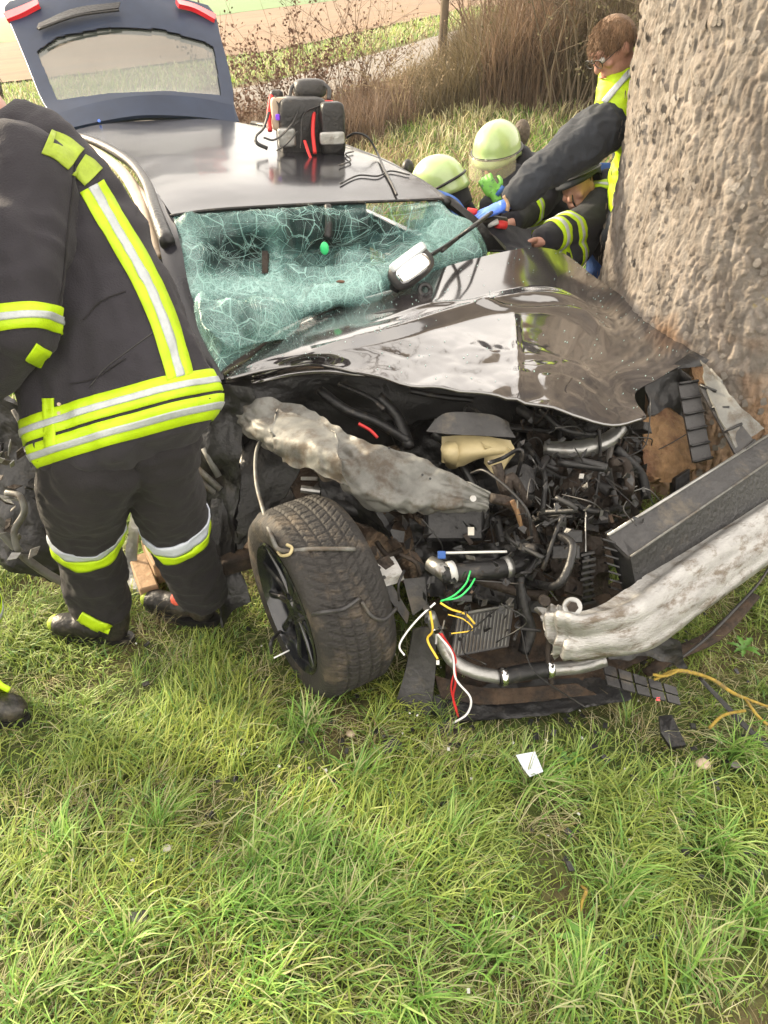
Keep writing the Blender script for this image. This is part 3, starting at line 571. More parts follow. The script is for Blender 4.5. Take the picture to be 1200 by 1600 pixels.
for l in (-.36, .38):
    mb = MB(); mb.box(cp(-.55, l, .5), CF * .24, CL * .24, ZUP * .09); mb.box(cp(-.83, l, .85), CF * .07 - ZUP * .0, CL * .22, ZUP * .32 - CF * .07); mb.box(cp(-.92, l, 1.2), CF * .05, CL * .12, ZUP * .08); auto(mb.build('front_seat', 'seat', car))
dash, _ = patch('dashboard', [H_((300, 470, .78), (400, 450, .85), (520, 430, .88), (640, 400, .88), (735, 375, .88)), H_((310, 520, .75), (410, 495, .78), (520, 465, .8), (640, 430, .8), (745, 400, .8))], 'plastic', car, 30, 10, .12, crum=.02, cs=6)
mb = MB(); c = cp(-.02, .38, .86); ax = nrm(CF * -.8 + ZUP * .45); a1 = CL; a2 = np.cross(ax, a1); ring = [c + .18 * (math.cos(t) * a1 + math.sin(t) * a2) for t in np.linspace(0, 2 * math.pi, 25)]
mb.tube(ring, .014, 7, 1); mb.tube([c - a1 * .17, c, c + a1 * .17], .02, 6); mb.ball(c, .06, 10, 7); mb.build('steering_wheel', 'plastic', car, True)
MB().ball(at(507, 388, 2.98), (.018, .012, .026), 10, 7).build('air_freshener', 'green', car, True)
MB().tube(ptsD((512, 322, 3.08), (514, 345, 3.06), (512, 372, 3.04)), .016, 8).build('mirror_stalk', 'plastic', car, True)
MB().box(at(415, 412, 2.95), RT * .012, UP * .045, FW * .02).build('trim_piece', 'iron', car)

# windscreen: crazed laminated glass, sagging and folded
def crazed_mat():
    m = bpy.data.materials.new('crazed laminated glass'); m.use_nodes = True; N = m.node_tree.nodes; L = m.node_tree.links; b = N['Principled BSDF']
    tc = N.new('ShaderNodeTexCoord')
    wn = N.new('ShaderNodeTexNoise'); wn.inputs['Scale'].default_value = 7; wn.inputs['Detail'].default_value = 4; L.new(tc.outputs['Object'], wn.inputs['Vector'])
    ad = N.new('ShaderNodeMixRGB'); ad.blend_type = 'ADD'; ad.inputs[0].default_value = .05; L.new(tc.outputs['Object'], ad.inputs[1]); L.new(wn.outputs['Color'], ad.inputs[2])
    def crack(sc, w, ani):
        mp = N.new('ShaderNodeMapping'); mp.inputs['Scale'].default_value = ani; L.new(ad.outputs[0], mp.inputs[0])
        v = N.new('ShaderNodeTexVoronoi'); v.feature = 'DISTANCE_TO_EDGE'; v.inputs['Scale'].default_value = sc; L.new(mp.outputs[0], v.inputs['Vector'])
        r = N.new('ShaderNodeMapRange'); r.inputs[1].default_value = 0; r.inputs[2].default_value = w; r.inputs[3].default_value = 1; r.inputs[4].default_value = 0; L.new(v.outputs[0], r.inputs[0]); return r
    def mx(op, a, c): q = N.new('ShaderNodeMath'); q.operation = op; L.new(a, q.inputs[0]); (L.new(c, q.inputs[1]) if not isinstance(c, (int, float)) else setattr(q.inputs[1], 'default_value', c)); return q.outputs[0]
    c1 = crack(10, .026, (1, 1.5, .7)).outputs[0]; c2 = crack(30, .065, (1.4, .8, 1)).outputs[0]; c3 = crack(110, .14, (1, 1, 1)).outputs[0]
    at_ = N.new('ShaderNodeAttribute'); at_.attribute_name = 'tint'; sp = N.new('ShaderNodeSeparateColor'); L.new(at_.outputs['Color'], sp.inputs[0]); dens = sp.outputs[0]
    fine = mx('MULTIPLY', mx('MAXIMUM', mx('MULTIPLY', c2, .75), mx('MULTIPLY', c3, .5)), mx('ADD', dens, .15))
    cr = mx('MINIMUM', mx('MAXIMUM', c1, fine), 1.)
    al = mx('MINIMUM', mx('ADD', mx('MULTIPLY', cr, .50), mx('ADD', mx('MULTIPLY', dens, .62), .10)), .97)
    co = N.new('ShaderNodeMix'); co.data_type = 'RGBA'; co.inputs[6].default_value = (.015, .09, .09, 1); co.inputs[7].default_value = (.32, .54, .50, 1); L.new(cr, co.inputs[0])
    c4 = N.new('ShaderNodeMix'); c4.data_type = 'RGBA'; c4.inputs[7].default_value = (.29, .49, .45, 1); L.new(co.outputs[2], c4.inputs[6]); L.new(mx('MULTIPLY', dens, .60), c4.inputs[0])
    L.new(c4.outputs[2], b.inputs['Base Color']); L.new(al, b.inputs['Alpha']); b.inputs['Roughness'].default_value = .22; b.inputs['Coat Weight'].default_value = .35
    bp = N.new('ShaderNodeBump'); bp.inputs['Strength'].default_value = .25; bp.inputs['Distance'].default_value = .006; L.new(cr, bp.inputs['Height']); L.new(bp.outputs[0], b.inputs['Normal']); return m
M['crazed'] = crazed_mat()
ws_rows = [[(270, 338, 2.90), (340, 331, 2.95), (430, 326, 3.02), (520, 321, 3.10), (610, 317, 3.17), (690, 314, 3.24)],
           [(274, 358, 2.86), (345, 362, 2.93), (430, 356, 2.99), (520, 352, 3.12), (615, 345, 3.20), (706, 332, 3.25)],
           [(282, 405, 2.80), (350, 412, 2.98), (430, 408, 3.10), (520, 395, 3.22), (625, 370, 3.25), (735, 345, 3.27)],
           [(292, 455, 2.73), (355, 462, 2.84), (430, 452, 2.95), (515, 440, 3.02), (620, 408, 3.08), (752, 368, 3.30)],
           [(308, 515, 2.65), (362, 505, 2.66), (430, 492, 2.76), (515, 465, 2.90), (622, 432, 3.05), (762, 392, 3.35)],
           [(345, 580, 2.57), (385, 552, 2.68), (440, 520, 2.80), (520, 482, 2.94), (622, 452, 3.08), (755, 405, 3.36)]]
G = grid_surface(ws_rows, 150, 110); n_ = gnormals(G)
ht = .060 * (1 - 2 * np.abs(fbm(G * np.array([1, 1.6, 1.6]), 3.2, 61, 2))) + .022 * (1 - 2 * np.abs(fbm(G, 9, 62, 3))); vv = np.linspace(0, 1, 110)[:, None]; uu = np.linspace(0, 1, 150)[None]
edge = np.clip(np.minimum(vv / .1, 1), 0, 1) * np.clip(uu / .05, 0, 1) * np.clip((1 - uu) / .04, 0, 1) * np.clip((1 - vv) / .04, .1, 1)
G = G + n_ * (ht * edge)[..., None]
dens = np.clip(.15 + 1.0 * np.exp(-((vv - .62 + .35 * (uu - .2)) / .17) ** 2) + .75 * np.clip((vv - .75) / .2, 0, 1) + .9 * np.clip((uu - .78) / .1, 0, 1) + .35 * fbm(G, 6, 91, 4) + .5 * np.exp(-((uu - .03) / .05) ** 2), 0, 1)
Pq = G - CAM; dq = Pq @ FW; PX = 600 + FPX * Pq[..., 0] / dq; PY = 800 - FPX * (Pq @ UP) / dq
gs = lambda x, y, a, b: np.exp(-((PX - x) / a) ** 2 - ((PY - y) / b) ** 2)
ridge = np.interp(PX, [270, 350, 420, 480, 540, 620, 700, 760], [452, 446, 440, 462, 452, 420, 375, 345])
dens = .42 + .45 * fbm(G, 5, 91, 4) + .65 * np.exp(-((PY - ridge) / 20) ** 2) + .8 * gs(700, 350, 50, 45) + .5 * gs(400, 510, 60, 45) + .35 * gs(290, 400, 25, 60) - .75 * gs(365, 395, 60, 34) - .8 * gs(490, 360, 60, 32) - .7 * gs(600, 350, 45, 28) - .45 * gs(385, 500, 18, 26) + .45 * gs(430, 390, 14, 60) + .4 * gs(550, 380, 16, 55)
dens = np.clip(dens, 0, 1) * np.clip(.25 + (vv - .03) / .15, 0, 1)
V, F = shell(G, .005, gnormals(G)); F = np.array(F); dn = np.concatenate([dens.ravel(), dens.ravel()])[:, None] * np.ones(3)
wsc = fast_mesh('windscreen', V, F, np.zeros((0, 3), int), 'crazed', tint=dn, parent=car)
WBVH = bvh_of(G.reshape(-1, 3), [(i * 150 + j, i * 150 + j + 1, (i + 1) * 150 + j + 1, (i + 1) * 150 + j) for i in range(109) for j in range(149)])
nG = gnormals(G)
def crack_line(mb, u, v, a, L_, w):
    pts = []; 
    for q in range(9):
        if not (.01 < u < .985 and .03 < v < .985): break
        i = v * 109; j = u * 149; i0 = int(i); j0 = int(j); pts.append(G[i0, j0] + (G[min(i0 + 1, 109), j0] - G[i0, j0]) * (i - i0) + (G[i0, min(j0 + 1, 149)] - G[i0, j0]) * (j - j0) + nG[i0, j0] * .002)
        u += math.cos(a) * L_ / 9; v += math.sin(a) * L_ / 9 * 1.4; a += random.gauss(0, .09)
    if len(pts) > 2: mb.tube(pts, [w, w * .9, w * .3], 3, 1, cap=False)
M['crackline'] = mat('white crack edges', (.30, .46, .44), .3, 0, .2, 30)
mb = MB()
for (u0, v0, n0, l0) in [(random.random(), random.uniform(.15, .95), random.randint(3, 9), random.uniform(.1, .4)) for _ in range(34)]:
    aq = random.uniform(0, 6.28)
    for q in range(n0): a = aq + random.gauss(0, .55); r0 = random.uniform(0, .02); crack_line(mb, u0 + r0 * math.cos(a), v0 + r0 * math.sin(a), a, random.uniform(.3, 1) * l0, random.uniform(.0003, .0009))
for q in range(200): crack_line(mb, random.random(), random.random(), random.choice([.3, 1.3, 2.2, 2.9]) + random.gauss(0, .35), random.uniform(.05, .16), random.uniform(.0004, .0009))
mb.build('crack_lines', 'crackline', car, True, kind='stuff')

# bonnet
hood_rows = [H_((345, 572, .88), (430, 520, .93), (520, 478, .97), (610, 450, 1.01), (700, 412, 1.09), (790, 392, 1.11), (868, 392, 1.07), (925, 428, .97), (985, 462, .90)) + [(1100, 548, 2.96)],
             H_((346, 577, .885), (428, 540, .94), (508, 505, .985), (600, 484, 1.0), (695, 455, 1.04), (782, 436, 1.05), (865, 440, 1.01), (930, 468, .94), (995, 505, .87), (1078, 556, .83)),
             H_((347, 581, .888), (426, 555, .935), (500, 532, .985), (592, 515, 1.0), (685, 495, 1.0), (768, 486, .99), (850, 490, .965), (920, 512, .92), (975, 545, .87), (1035, 580, .83)),
             H_((348, 585, .89), (424, 565, .92), (494, 552, .965), (575, 546, .975), (662, 548, .955), (745, 548, .945), (825, 556, .925), (895, 575, .89), (955, 596, .85), (1000, 604, .82)),
             H_((348, 589, .89), (422, 574, .905), (490, 568, .915), (560, 578, .93), (642, 597, .92), (722, 607, .91), (800, 620, .89), (875, 638, .86), (958, 657, .81), (1012, 634, .82))]
def hoodfn(G, n):
    nv, nu = G.shape[:2]; v = np.linspace(0, 1, nv)[:, None]; u = np.linspace(0, 1, nu)[None]
    d = .030 * np.clip(1 - np.abs(v - .52 - .12 * np.sin(u * 7)) / .09, 0, 1) * np.clip((u - .2) / .1, 0, 1) * np.clip((.85 - u) / .1, 0, 1)
    d = d - .16 * np.clip(u - .755, 0, 1) + .012 * np.clip(1 - np.abs(v - .30 - .25 * u + .04 * np.sin(u * 19)) / .03, 0, 1) * np.clip((u - .3) / .1, 0, 1) * (u < .8) + .010 * np.clip(1 - np.abs(u - .52 - .16 * v) / .012, 0, 1) * np.clip((v - .45) / .2, 0, 1)
    d = d - .022 * np.exp(-((v - .42 + .05 * np.sin(u * 9)) / .035) ** 2) * np.clip((u - .55) / .1, 0, 1) * np.clip((.85 - u) / .1, 0, 1)
    d = d + .008 * (1 - 2 * np.abs(fbm(G, 5, 51, 2))) * np.clip((v - .6) / .15, 0, 1) * np.clip((1.02 - v) / .1, .2, 1) * np.clip((u - .35) / .1, 0, 1) * np.clip((.86 - u) / .06, 0, 1)
    d = d + .006 * vnoise(G, 5, 33) + .0012 * fbm(G, 22, 34, 3) * np.clip((v - .5) * 3, .1, 1) + .012 * vnoise(G, 2.6, 35)
    tri = lambda x: np.abs((x % 1) - .5) * 4 - 1
    w1, w2, _c = worley(G * 6.5 + .25 * np.stack([vnoise(G, 5, q_) for q_ in (1, 2, 3)], -1), 7); w3, w4, _c = worley(G * 15, 17)
    d = d + (.014 * np.minimum(w2 - w1, .5) + .004 * np.minimum(w4 - w3, .5)) * np.clip((v - .60) / .15, 0, 1) * np.clip((u - .3) / .1, 0, 1) * np.clip((.88 - u) / .06, .15, 1)
    d = d + .003 * tri(u * 8 + v * 1.2 + .9 * vnoise(G, 3, 81)) * np.clip((v - .80) / .1, 0, 1) * np.clip((u - .25) / .1, 0, 1) * np.clip((.86 - u) / .06, 0, 1)
    return G + n * d[..., None]
hood, HG = patch('bonnet', hood_rows, 'paint', car, 190, 110, .006, fn=hoodfn)
HBVH = bvh_of(HG.reshape(-1, 3), [(i * 190 + j, i * 190 + j + 1, (i + 1) * 190 + j + 1, (i + 1) * 190 + j) for i in range(109) for j in range(189)])
def on_hood(px, py, off=0.):
    h = HBVH.ray_cast(Vector(CAM), Vector(nrm(ray(px, py)))); return (np.array(h[0]) + ZUP * off) if h[0] is not None else at(px, py, 3.)
MB().tube([HG[-1, j] - ZUP * .006 for j in range(0, 190, 4)], .007, 6, 1).build('bonnet_lip', 'paint', car, True)
mb = MB()                                                             # inner frame under the bonnet
for v_ in (20, 60, 96): mb.tube([HG[v_, j] - ZUP * .05 for j in range(12, 180, 12)], .02, 6, 2, flat=.5)
mb.build('bonnet_frame', 'paint', car, True)
patch('bonnet_corner_flap', [[zz_(1082, 548, .83), zz_(1108, 562, .82)], [zz_(1040, 578, .80), zz_(1100, 572, .79)]], 'plastic', car, 6, 6, .01)
# torn edge lit along the dented front, cream crease lines
patch('scuttle_panel', [H_((430, 524, .93), (520, 484, .965), (610, 458, .985), (700, 432, 1.0), (770, 410, 1.0)), H_((470, 520, .95), (540, 500, .98), (620, 486, 1.), (700, 470, 1.01), (755, 440, 1.02))], 'plastic2', car, 40, 10, .01, crum=.01, cs=14)
# wiper arm and blade sticking up from the scuttle, mirror glass housing
MB().tube(ptsD((690, 392, 3.02), (720, 368, 3.1), (762, 335, 3.2)), [.009, .008, .006], 6).build('wiper_arm', 'plastic', car, True)
MB().tube(ptsD((672, 398, 2.98), (705, 378, 3.05), (748, 346, 3.15)), .006, 5).build('wiper_blade', 'rubber', car, True)

# front right wheel, turned outwards
WC = at(447, 948, 2.42); WC[2] = .315; wn = nrm([-.862, -.492, -.06]); wu = nrm(ZUP - wn * (ZUP @ wn)); wf = np.cross(wn, wu); TW, TRD, RR = .235, .325, .225
whl = bpy.data.objects.new('front_wheel', None); COL.objects.link(whl); whl.parent = car; ORG[whl.name] = ORG[car.name]; whl['label'] = 'front wheel with black multi spoke rim and muddy winter tyre'
na, nw = 900, 60; A = np.linspace(0, 2 * math.pi, na, endpoint=False)
prof = [(-.0, RR + .004), (-.006, RR + .02), (-.012, RR + .05), (-.008, RR + .075), (.006, TRD - .014), (.022, TRD - .004)] + [(.022 + (TW - .044) * q / 46, TRD + .003 * math.sin(math.pi * q / 46)) for q in range(1, 46)] + [(TW - .022, TRD - .004), (TW - .006, TRD - .014), (TW + .008, RR + .075), (TW + .012, RR + .05), (TW + .006, RR + .02), (TW, RR + .004)]
pw = np.array(prof); npf = len(pw); AA, PI_ = np.meshgrid(A, np.arange(npf), indexing='ij'); W_ = pw[PI_, 0]; R_ = pw[PI_, 1].copy(); t_ = np.clip((W_ - .022) / (TW - .044), 0, 1); tread = (PI_ >= 6) & (PI_ <= npf - 7)
lat = np.abs(((AA * 72 / 6.283 + 1.2 * np.sin(t_ * math.pi) * 1.5) % 1) - .5) < .10; circ = (np.abs(t_ - .2) < .018) | (np.abs(t_ - .4) < .018) | (np.abs(t_ - .62) < .018) | (np.abs(t_ - .82) < .018); sipe = (np.abs(((AA * 216 / 6.283 + 4 * t_) % 1) - .5) < .09)
R_ = R_ - np.where(tread & (lat | circ), .006, 0) - np.where(tread & sipe & ~lat, .0025, 0)
P_ = WC + wn * (-W_[..., None]) + R_[..., None] * (np.cos(AA)[..., None] * wu + np.sin(AA)[..., None] * wf); P_[..., 2] = np.maximum(P_[..., 2], -.02)
i, j = np.meshgrid(np.arange(na), np.arange(npf - 1), indexing='ij'); a = (i * npf + j).ravel(); b_ = (((i + 1) % na) * npf + j).ravel()
fast_mesh('tyre', P_.reshape(-1, 3), np.stack([a, a + 1, b_ + 1, b_], -1), np.zeros((0, 3), int), 'tyre', parent=car).parent = whl
def lathe(mb, prof, n=48):
    V = [];
    for w, r in prof:
        for q in range(n): t = 2 * math.pi * q / n; V.append(WC - wn * w + r * (math.cos(t) * wu + math.sin(t) * wf))
    return mb.add(V, [(i * n + j, i * n + (j + 1) % n, (i + 1) * n + (j + 1) % n, (i + 1) * n + j) for i in range(len(prof) - 1) for j in range(n)])
auto(lathe(MB(), [(-.004, RR + .006), (-.008, RR - .002), (.004, RR - .012), (.02, RR - .02), (.05, RR - .024), (.18, RR - .03), (.22, RR), (.225, RR + .004)]).build('rim', 'rim', whl))
auto(lathe(MB(), [(.012, .002), (.012, .03), (.02, .038), (.03, .06), (.05, .07), (.06, .002)]).build('hub', 'rim', whl))
auto(lathe(MB(), [(.10, .05), (.10, .145), (.118, .145), (.118, .05)]).build('brake_disc', 'iron', whl))
for k in range(10):
    t = 2 * math.pi * k / 10 + .1; d_ = math.cos(t) * wu + math.sin(t) * wf; e_ = np.cross(wn, d_); q0 = WC - wn * .03 + d_ * .045; q1 = WC - wn * .012 + d_ * (RR - .014); mb = MB(); V = []
    for (c_, w_, h_) in ((q0, .020, .018), ((q0 + q1) / 2 - wn * .004, .011, .013), (q1, .017, .010)): V += [c_ - e_ * w_, c_ - e_ * w_ * .5 + wn * h_ * .5, c_ + e_ * w_ * .5 + wn * h_ * .5, c_ + e_ * w_, c_ + e_ * w_ * .8 - wn * h_ * 2, c_ - e_ * w_ * .8 - wn * h_ * 2]
    mb.add(V, [(r * 6 + s, r * 6 + (s + 1) % 6, r * 6 + 6 + (s + 1) % 6, r * 6 + 6 + s) for r in (0, 1) for s in range(6)]); mb.build('spoke', 'rim', whl)
for s, l in ((-1.35, -.76), (-1.35, .80)):                          # the other wheels, hidden behind the wreck
    c = cp(s, l, .31); mb = MB(); mb.disc(c, CL, .31, .2, 32); auto(mb.build('wheel', 'tyre', car)); 

# ---------------------------------------------------------------- engine bay
def P3(*t): return [onz(*q) for q in t]
patch('bay_backdrop', [H_((360, 640, .55), (560, 620, .5), (760, 640, .5), (1000, 640, .45)), H_((520, 760, .4), (640, 760, .35), (800, 780, .35), (1010, 760, .35)), H_((600, 900, .2), (680, 920, .2), (820, 930, .2), (960, 880, .2))], 'mud', car, 50, 40, .01, crum=.06, cs=8)  # dark sheet added as a shaded backdrop under the engine parts
patch('firewall', [[(352, 600, 2.62), (500, 585, 2.78), (700, 590, 2.9), (900, 600, 3.0), (1010, 600, 3.0)], [(352, 700, 2.75), (500, 700, 2.9), (700, 690, 3.0), (900, 690, 3.1), (1010, 680, 3.1)]], 'plastic', car, 40, 20, .02, crum=.05, cs=6)
patch('inner_wing', [[zz_(340, 610, .70), zz_(420, 650, .62)], [zz_(345, 720, .5), zz_(440, 730, .48)], [zz_(360, 800, .35), zz_(470, 800, .35)]], 'plastic', car, 16, 16, .01, crum=.05, cs=7)
patch('wheel_arch_liner', [[zz_(345, 690, .58), zz_(400, 665, .66), zz_(470, 700, .64)], [zz_(330, 790, .45), zz_(385, 750, .52), zz_(455, 760, .5)], [zz_(340, 900, .22), zz_(350, 880, .25), zz_(380, 850, .3)], [zz_(350, 985, .03), zz_(362, 960, .06), zz_(390, 940, .1)]], 'plastic', car, 26, 30, .01, crum=.025, cs=9, rag=.012)
patch('lower_dark_sheet', [H_((670, 935, .20), (780, 930, .20), (900, 930, .22), (990, 900, .24)), H_((690, 1000, .12), (780, 1010, .12), (900, 1000, .13), (1000, 960, .15)), H_((700, 1075, .06), (800, 1078, .06), (930, 1065, .06), (1010, 1030, .08))], 'mud', car, 40, 24, .01, crum=.03, cs=9, rag=.015)  # dark sheet added so the lower bay stays in shade
# the long crumpled chassis leg
BEAMP = lambda v: .55 * (.022 * np.tanh((v - .16) / .03) - .006 * np.exp(-((v - .50) / .07) ** 2) + .012 * np.tanh((v - .80) / .03) - .04 * np.clip((v - .93) / .07, 0, 1))
TRI = lambda x: np.abs((x % 1) - .5) * 4 - 1
def wavy(s, a=.009, k=60):
    def fn(G, n):
        nv, nu = G.shape[:2]; v = np.linspace(0, 1, nv)[:, None]; u = np.linspace(0, 1, nu)[None]
        d = .011 * TRI(u * 8 + v * 2.4 + .8 * vnoise(G, 5, s)) * np.exp(-((u - .62) / .28) ** 2) + .012 * TRI(v * 1.3 + u * 1.1 + .3 * vnoise(G, 4, s + 2)) + .005 * TRI(u * 5 - v * 5 + vnoise(G, 7, s + 4)) + .003 * fbm(G, 16, s + 3, 3)
        w1, w2, _c = worley(G * np.array([9, 9, 14]) + .3 * vnoise(G, 5, 2)[..., None], 27); d = d * .6 + .022 * np.minimum(w2 - w1, .6)
        return G + n * d[..., None]
    return fn
patch('chassis_leg', [H_((352, 642, .74), (400, 626, .80), (470, 634, .80), (530, 668, .80), (590, 694, .78), (650, 712, .74), (705, 742, .70), (768, 772, .66)),
                      H_((356, 652, .72), (405, 655, .77), (462, 672, .765), (520, 705, .755), (585, 735, .735), (650, 748, .70), (705, 766, .67), (765, 782, .64)),
                      H_((362, 662, .67), (412, 685, .73), (455, 705, .73), (512, 738, .715), (575, 775, .68), (640, 786, .655), (705, 788, .64), (762, 790, .62)),
                      H_((372, 672, .63), (425, 705, .67), (470, 727, .66), (525, 752, .64), (575, 788, .61), (640, 798, .60), (700, 799, .59), (752, 797, .58))], 'primer', car, 150, 46, .006, fn=wavy(5), rag=.008)
patch('chassis_leg_plate', [H_((432, 640, .83), (482, 652, .83), (524, 676, .83)), H_((425, 680, .81), (480, 690, .83), (530, 715, .82)), H_((440, 722, .74), (488, 735, .76), (545, 760, .74))], 'primer', car, 50, 50, .004, fold=.014, fs=8, rag=.014)
for px, py in ((432, 645), (660, 742), (672, 748), (608, 700)): MB().disc(at(px, py, 2.31 if px < 600 else 2.3), -FW, .004, .006, 10).build('bolt', 'rubber', car)
MB().disc(onz(739, 779, .66), -FW, .010, .015, 14).build('bolt', 'steel', car)
MB().tube(P3((768, 778, .66), (800, 788, .63), (826, 820, .55), (838, 856, .48), (848, 885, .42)), [.022, .026, .024, .022, .02], 10, flat=.7).build('subframe_arm', 'iron', car, True)
MB().tube(P3((800, 782, .665), (808, 800, .63), (816, 828, .56)), [.008, .009, .006], 6).build('rust_patch', 'rawwood', car, True)
# cream cover and grey lid
patch('cream_cover', [H_((690, 682, .70), (722, 680, .72), (760, 682, .72), (798, 688, .70)), H_((690, 706, .66), (722, 708, .68), (760, 708, .68), (800, 708, .66)), H_((690, 722, .62), (706, 728, .62), (726, 727, .62), (734, 712, .64))], 'cream', car, 30, 16, .02, crum=.004)
patch('cream_cover', [H_((758, 700, .70), (786, 696, .69), (800, 706, .68)), H_((756, 724, .62), (768, 738, .60), (782, 746, .58))], 'cream', car, 14, 12, .03, crum=.003)
MB().tube(P3((702, 700, .70), (708, 722, .62)), .03, 14).build('cream_cover', 'cream', car, True)
patch('engine_lid', [H_((680, 655, .79), (704, 644, .81), (770, 648, .80), (792, 662, .78)), H_((666, 674, .75), (700, 678, .75), (760, 681, .74), (806, 684, .73))], 'plastic2', car, 24, 12, .008, crum=.008, cs=20)
# battery tray / black air box with its label
auto(MB().box(onz(708, 815, .50), RT * .10 + FW * .01, UP * .065, FW * .07).build('air_box', 'plastic', car))
MB().box(onz(736, 830, .575), RT * .010, UP * .013, FW * .001).build('label_sticker', 'paper', car)
MB().tube(P3((850, 700, .62), (900, 702, .63), (945, 690, .66), (972, 668, .70)), [.035, .045, .042, .03], 14, flat=.7).build('silver_heat_shield', 'steel', car, True)
MB().tube(P3((936, 668, .74), (938, 720, .62), (932, 770, .52), (926, 800, .46)), .006, 6).build('bonnet_stay', 'rubber', car, True)
patch('broken_gear_cover', [H_((790, 735, .62), (815, 725, .62), (838, 735, .6)), H_((785, 755, .58), (806, 768, .56), (832, 770, .54))], 'plastic2', car, 14, 10, .01, crum=.01, cs=20)
MB().tube(P3((690, 900, .45), (730, 893, .46), (775, 890, .46), (808, 882, .46), (828, 862, .48)), [.03, .03, .032, .032, .028], 14).build('radiator_hose', 'rubber', car, True)
MB().tube(P3((672, 880, .46), (700, 896, .46)), [.026, .03], 14).build('hose_end', 'steel', car, True)
for px, py in ((792, 886), (704, 894)): MB().tube([onz(px - 4, py + 1, .462), onz(px + 5, py - 1, .462)], .036, 16).build('hose_clamp', 'steel' if px > 750 else 'white', car, True)
MB().tube(P3((694, 864, .53), (740, 863, .53), (792, 862, .53)), .0042, 6).build('white_rod', 'white', car, True)
MB().box(onz(690, 867, .53), RT * .012, UP * .012, FW * .012).build('connector', 'bluecloth_sheen', car)
patch('torn_bracket', [H_((576, 884, .5), (596, 876, .5), (615, 868, .5)), H_((588, 902, .47), (604, 898, .47), (628, 892, .47)), H_((603, 917, .44), (615, 912, .44), (632, 905, .44))], 'alu', car, 16, 12, .004, crum=.005, cs=30, rag=.004)
for px, py in ((592, 887), (612, 878), (600, 902)): MB().disc(onz(px, py, .492), -FW, .006, .008, 12).build('bolt_hole', 'rubber', car)
mb = MB()
mb.plate(P3((596, 918, .43), (612, 912, .43), (640, 958, .33), (636, 975, .31)), .006); mb.plate(P3((630, 905, .43), (664, 902, .43), (668, 945, .35), (645, 962, .32)), .006); auto(mb.build('headlamp_carrier', 'plastic2', car))
patch('mud_flap', [H_((646, 985, .30), (665, 980, .30), (682, 985, .30)), H_((634, 1045, .15), (655, 1045, .15), (680, 1050, .15)), H_((615, 1108, .01), (645, 1120, .0), (672, 1122, .0))], 'plastic2', car, 14, 20, .008, crum=.006, cs=14)
MB().tube(P3((672, 960, .38), (684, 990, .30), (706, 1030, .22), (742, 1050, .2), (782, 1058, .2)), [.018, .018, .022, .022, .022], 14).build('intercooler_pipe', 'steel', car, True)
MB().tube(P3((780, 1060, .2), (820, 1050, .2), (856, 1046, .2)), .027, 14).build('rubber_sleeve', 'rubber', car, True)
MB().tube(P3((856, 1046, .2), (905, 1042, .2), (945, 1030, .22)), [.022, .022, .024], 14).build('intercooler_pipe', 'steel', car, True)
for px, py in ((786, 1058), (858, 1046)): MB().tube([onz(px - 4, py, .2), onz(px + 5, py - 1, .2)], .031, 16).build('pipe_clamp', 'chrome', car, True)
MB().tube(P3((862, 985, .33), (856, 1010, .27), (858, 1050, .2), (862, 1068, .16)), .008, 8).build('bracket_pin', 'iron', car, True)
# condenser block lower centre
mb = MB(); c = onz(752, 985, .28); ux = nrm(onz(800, 978, .28) - onz(705, 995, .28)); uy = nrm(UP * .9 + RT * .12); mb.box(c, ux * .098, uy * .068, nrm(np.cross(ux, uy)) * .02); auto(mb.build('oil_cooler', 'plastic2', car))
for k in range(15):
    mb = MB(); mb.box(c - FW * .022 + ux * (-.088 + k * .0125), ux * .0022, uy * .060, FW * .003); mb.build('cooler_fin', 'primer', car)
MB().tube([c + ux * -.098 + uy * .07 - FW * .02, c + ux * .098 + uy * .07 - FW * .02], .005, 6).build('cooler_edge', 'primer', car, True)
# thick black bent arm
MB().tube(P3((845, 868, .48), (826, 885, .45), (812, 905, .42), (818, 950, .34), (826, 985, .27), (818, 1020, .2)), [.03, .028, .024, .026, .03, .022], 12, flat=.6).build('tow_arm', 'plastic', car, True)
mb = MB(); mb.box(onz(880, 862, .52), RT * .045, UP * .022, FW * .04); mb.box(onz(892, 838, .56), RT * .03, UP * .02, FW * .03); auto(mb.build('washer_tank_neck', 'plastic', car))
cb = [onz(916 + 2 * math.sin(k), 865 + k * 9.5, .50 - .022 * k) for k in range(9)]
for k, c in enumerate(cb): mb = MB(); mb.box(c, RT * .022 + UP * .005, UP * .0045, FW * .02); mb.build('bellows_rib', 'rubber', car)
MB().tube([cb[0], cb[4], cb[8]], .017, 10).build('bellows_core', 'plastic', car, True)
# radiator pack
ra, rb = onz(950, 838, .60), onz(1215, 672, .62); la, lb = onz(985, 872, .56), onz(1228, 705, .585); fa, fb = onz(1002, 958, .38), onz(1240, 790, .42)
def q4(a, b, c, d, nm, m, th, **k): return auto(MB().plate([a, b, c, d], th).build(nm, m, car, **k))
q4(ra, rb, lb, la, 'radiator_top', 'plastic2', .012); q4(la, lb, fb, fa, 'radiator_core', 'plastic', .05, )
MB().tube([ra + ZUP * .004, rb + ZUP * .004], .0055, 6).build('radiator_edge', 'steel', car, True); MB().tube([la + ZUP * .006, lb + ZUP * .006], .004, 6).build('radiator_edge', 'primer', car, True)
mb = MB(); 
for k in range(60): t = (k + .5) / 60; p0 = la + (lb - la) * t; p1 = fa + (fb - fa) * t; mb.box((p0 + p1) / 2 + nrm(np.cross(lb - la, fa - la)) * -.002 - FW * .003, (lb - la) / 60 * .2, (p1 - p0) * .46, FW * .003)
del mb
q4(onz(945, 832, .60), la, fa, onz(975, 930, .40), 'radiator_end_tank', 'plastic', .03)
